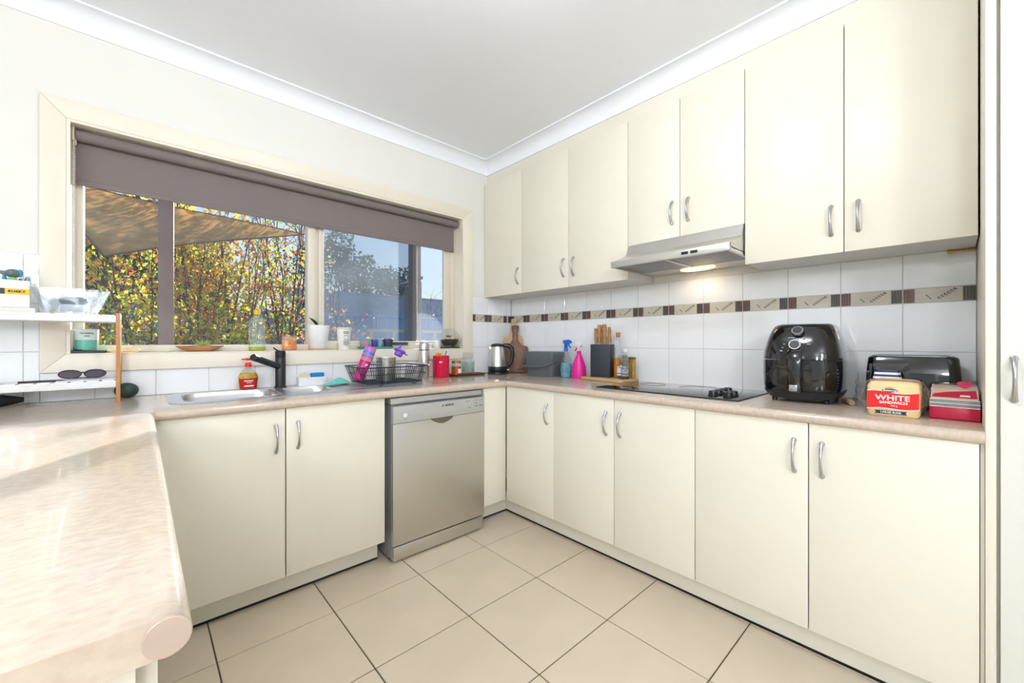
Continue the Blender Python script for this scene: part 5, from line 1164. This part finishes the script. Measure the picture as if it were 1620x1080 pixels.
# neighbouring house
hn = thing('neighbour_house', 'neighbouring low house with grey metal roof seen through the sliding pane', 'house', (6, 12, GZ))
rf_m = M('grey_roof_sheet', (140, 142, 146), .9, .0, var=.05); wl_m = M('blue_grey_wall', (120, 140, 172), .7, var=.05)
yw = 11.5; L0, L1 = WY(505, 497, yw), WY(690, 503, yw); T0 = WY(505, 461, 14.5); T1 = WY(690, 466, 14.5)
zE = (L0.z + L1.z) / 2; zR = T0.z
part('wall', MB().box(L0.x - .2, yw + .3, GZ, L1.x + 3, 18, zE - .02), wl_m, hn, world=True)
n_ = 14; xa, xb = L0.x - .6, L1.x + 3.4
for k in range(n_):
    a, b = xa + (xb - xa) * k / n_, xa + (xb - xa) * (k + 1) / n_ - .02
    sh2 = MB()._add([(a, yw - .1, zE), (b, yw - .1, zE), (b, 14.5, zR), (a, 14.5, zR), (a, yw - .1, zE - .03), (b, yw - .1, zE - .03), (b, 14.5, zR - .03), (a, 14.5, zR - .03)], [(0, 1, 2, 3), (7, 6, 5, 4), (0, 4, 5, 1), (1, 5, 6, 2), (2, 6, 7, 3), (3, 7, 4, 0)]); part('roof_sheet', sh2, rf_m, hn, world=True, smooth=0)
part('gutter', MB().box(xa, yw - .2, zE - .12, xb, yw - .08, zE + .02), M('gutter_grey', (170, 170, 168), .5), hn, world=True)
part('ridge_cap', MB().box(xa, 14.4, zR - .02, xb, 14.6, zR + .05), rf_m, hn, world=True)
for k in range(3): part('window', MB().box(L0.x + 1 + k * 2.2, yw + .27, .7, L0.x + 2 + k * 2.2, yw + .31, 1.6), M('far_glass', (70, 82, 100), .1), hn, world=True)
# low rail in front
p0, p1 = WY(580, 523, 7.2), WY(720, 523, 7.2)
fr2 = thing('timber_rail', 'pale timber rail in front of the neighbouring house', 'rail', (p0.x, 7.2, GZ))
part('top_rail', MB().box(p0.x, 7.17, p0.z - .04, p1.x, 7.23, p0.z + .04), M('pale_timber', (206, 186, 150), .7), fr2, world=True)
for k in range(5): xx = p0.x + .1 + (p1.x - p0.x - .2) * k / 4; part('post', MB().box(xx - .045, 7.155, GZ, xx + .045, 7.245, p0.z - .04), MATS['pale_timber'], fr2, world=True)
# garden shed with skillion roof
shd = thing('garden_locker', 'tall grey metal garden locker behind the dark verandah post', 'locker', (1.6, 3.52, GZ))
s0 = WY(651, 452, 3.4); s1 = WY(667, 446, 3.4)
shm = M('shed_grey_sheet', (136, 140, 146), .5, .2, var=.04)
part('wall', MB().prism([(s0.x, GZ), (s1.x, GZ), (s1.x, s1.z), (s0.x, s0.z)], 'y', 3.4, 3.64), shm, shd, world=True)
for k in range(3): xx = s0.x + (s1.x - s0.x) * k / 3; zz = s0.z + (s1.z - s0.z) * k / 3; part('rib', MB().box(xx, 3.385, GZ, xx + .03, 3.401, zz), shm, shd, world=True)
part('roof', MB().prism([(s0.x - .1, s0.z - .02), (s1.x, s1.z + .04), (s1.x, s1.z + .09), (s0.x - .1, s0.z + .03)], 'y', 3.36, 3.68), M('shed_roof', (90, 88, 92), .5), shd, world=True)

# ================================================================== FILL GLOBES added out of view to brighten the room
def fill_pendant(x, y, label):  # hanging globe added out of view as frontal fill
    t = thing('fill_globe', label, 'fill light', (x, y, CEIL), group='unseen fill globes added behind the camera')
    part('ceiling_rose', MB().lathe([(.06, 0), (.06, -.02), (.02, -.03)], n=24), white_pl, t)
    part('cord', MB().tube([(0, 0, -.03), (0, 0, -.32)], .004, 6), white_pl, t)
    part('globe', MB().ball((0, 0, -.52), .20, 32), M('fill_globe_glow', (255, 255, 255), .5, var=.0, emit=((242, 248, 255), FILL_E)), t)
for i, (x, y) in enumerate(((-4.4, -4.9), (-4.8, -3.3), (-3.02, -4.2))):
    fill_pendant(x, y, ('opal fill globe added unseen in the far corner by the glazed doors', 'opal fill globe added unseen beyond the peninsula, left of the camera', 'opal fill globe added unseen nearest the glazed doors, straight behind the camera')[i])
for x, y, lab in ((-1.72, -1.85, 'opal fill globe added out of view above the floor between the benches'),):  # extra fill source added above the frame
    kl = thing('ceiling_fill_globe', lab, 'ceiling light', (x, y, CEIL))
    part('base_plate', MB().lathe([(.07, 0), (.07, -.02), (.04, -.028)], n=32), white_pl, kl)
    part('shade', MB().ball((0, 0, -.128), .11, 32), M('ceiling_fill_glow', (255, 255, 255), .5, var=.0, emit=((242, 248, 255), FILL_K)), kl)
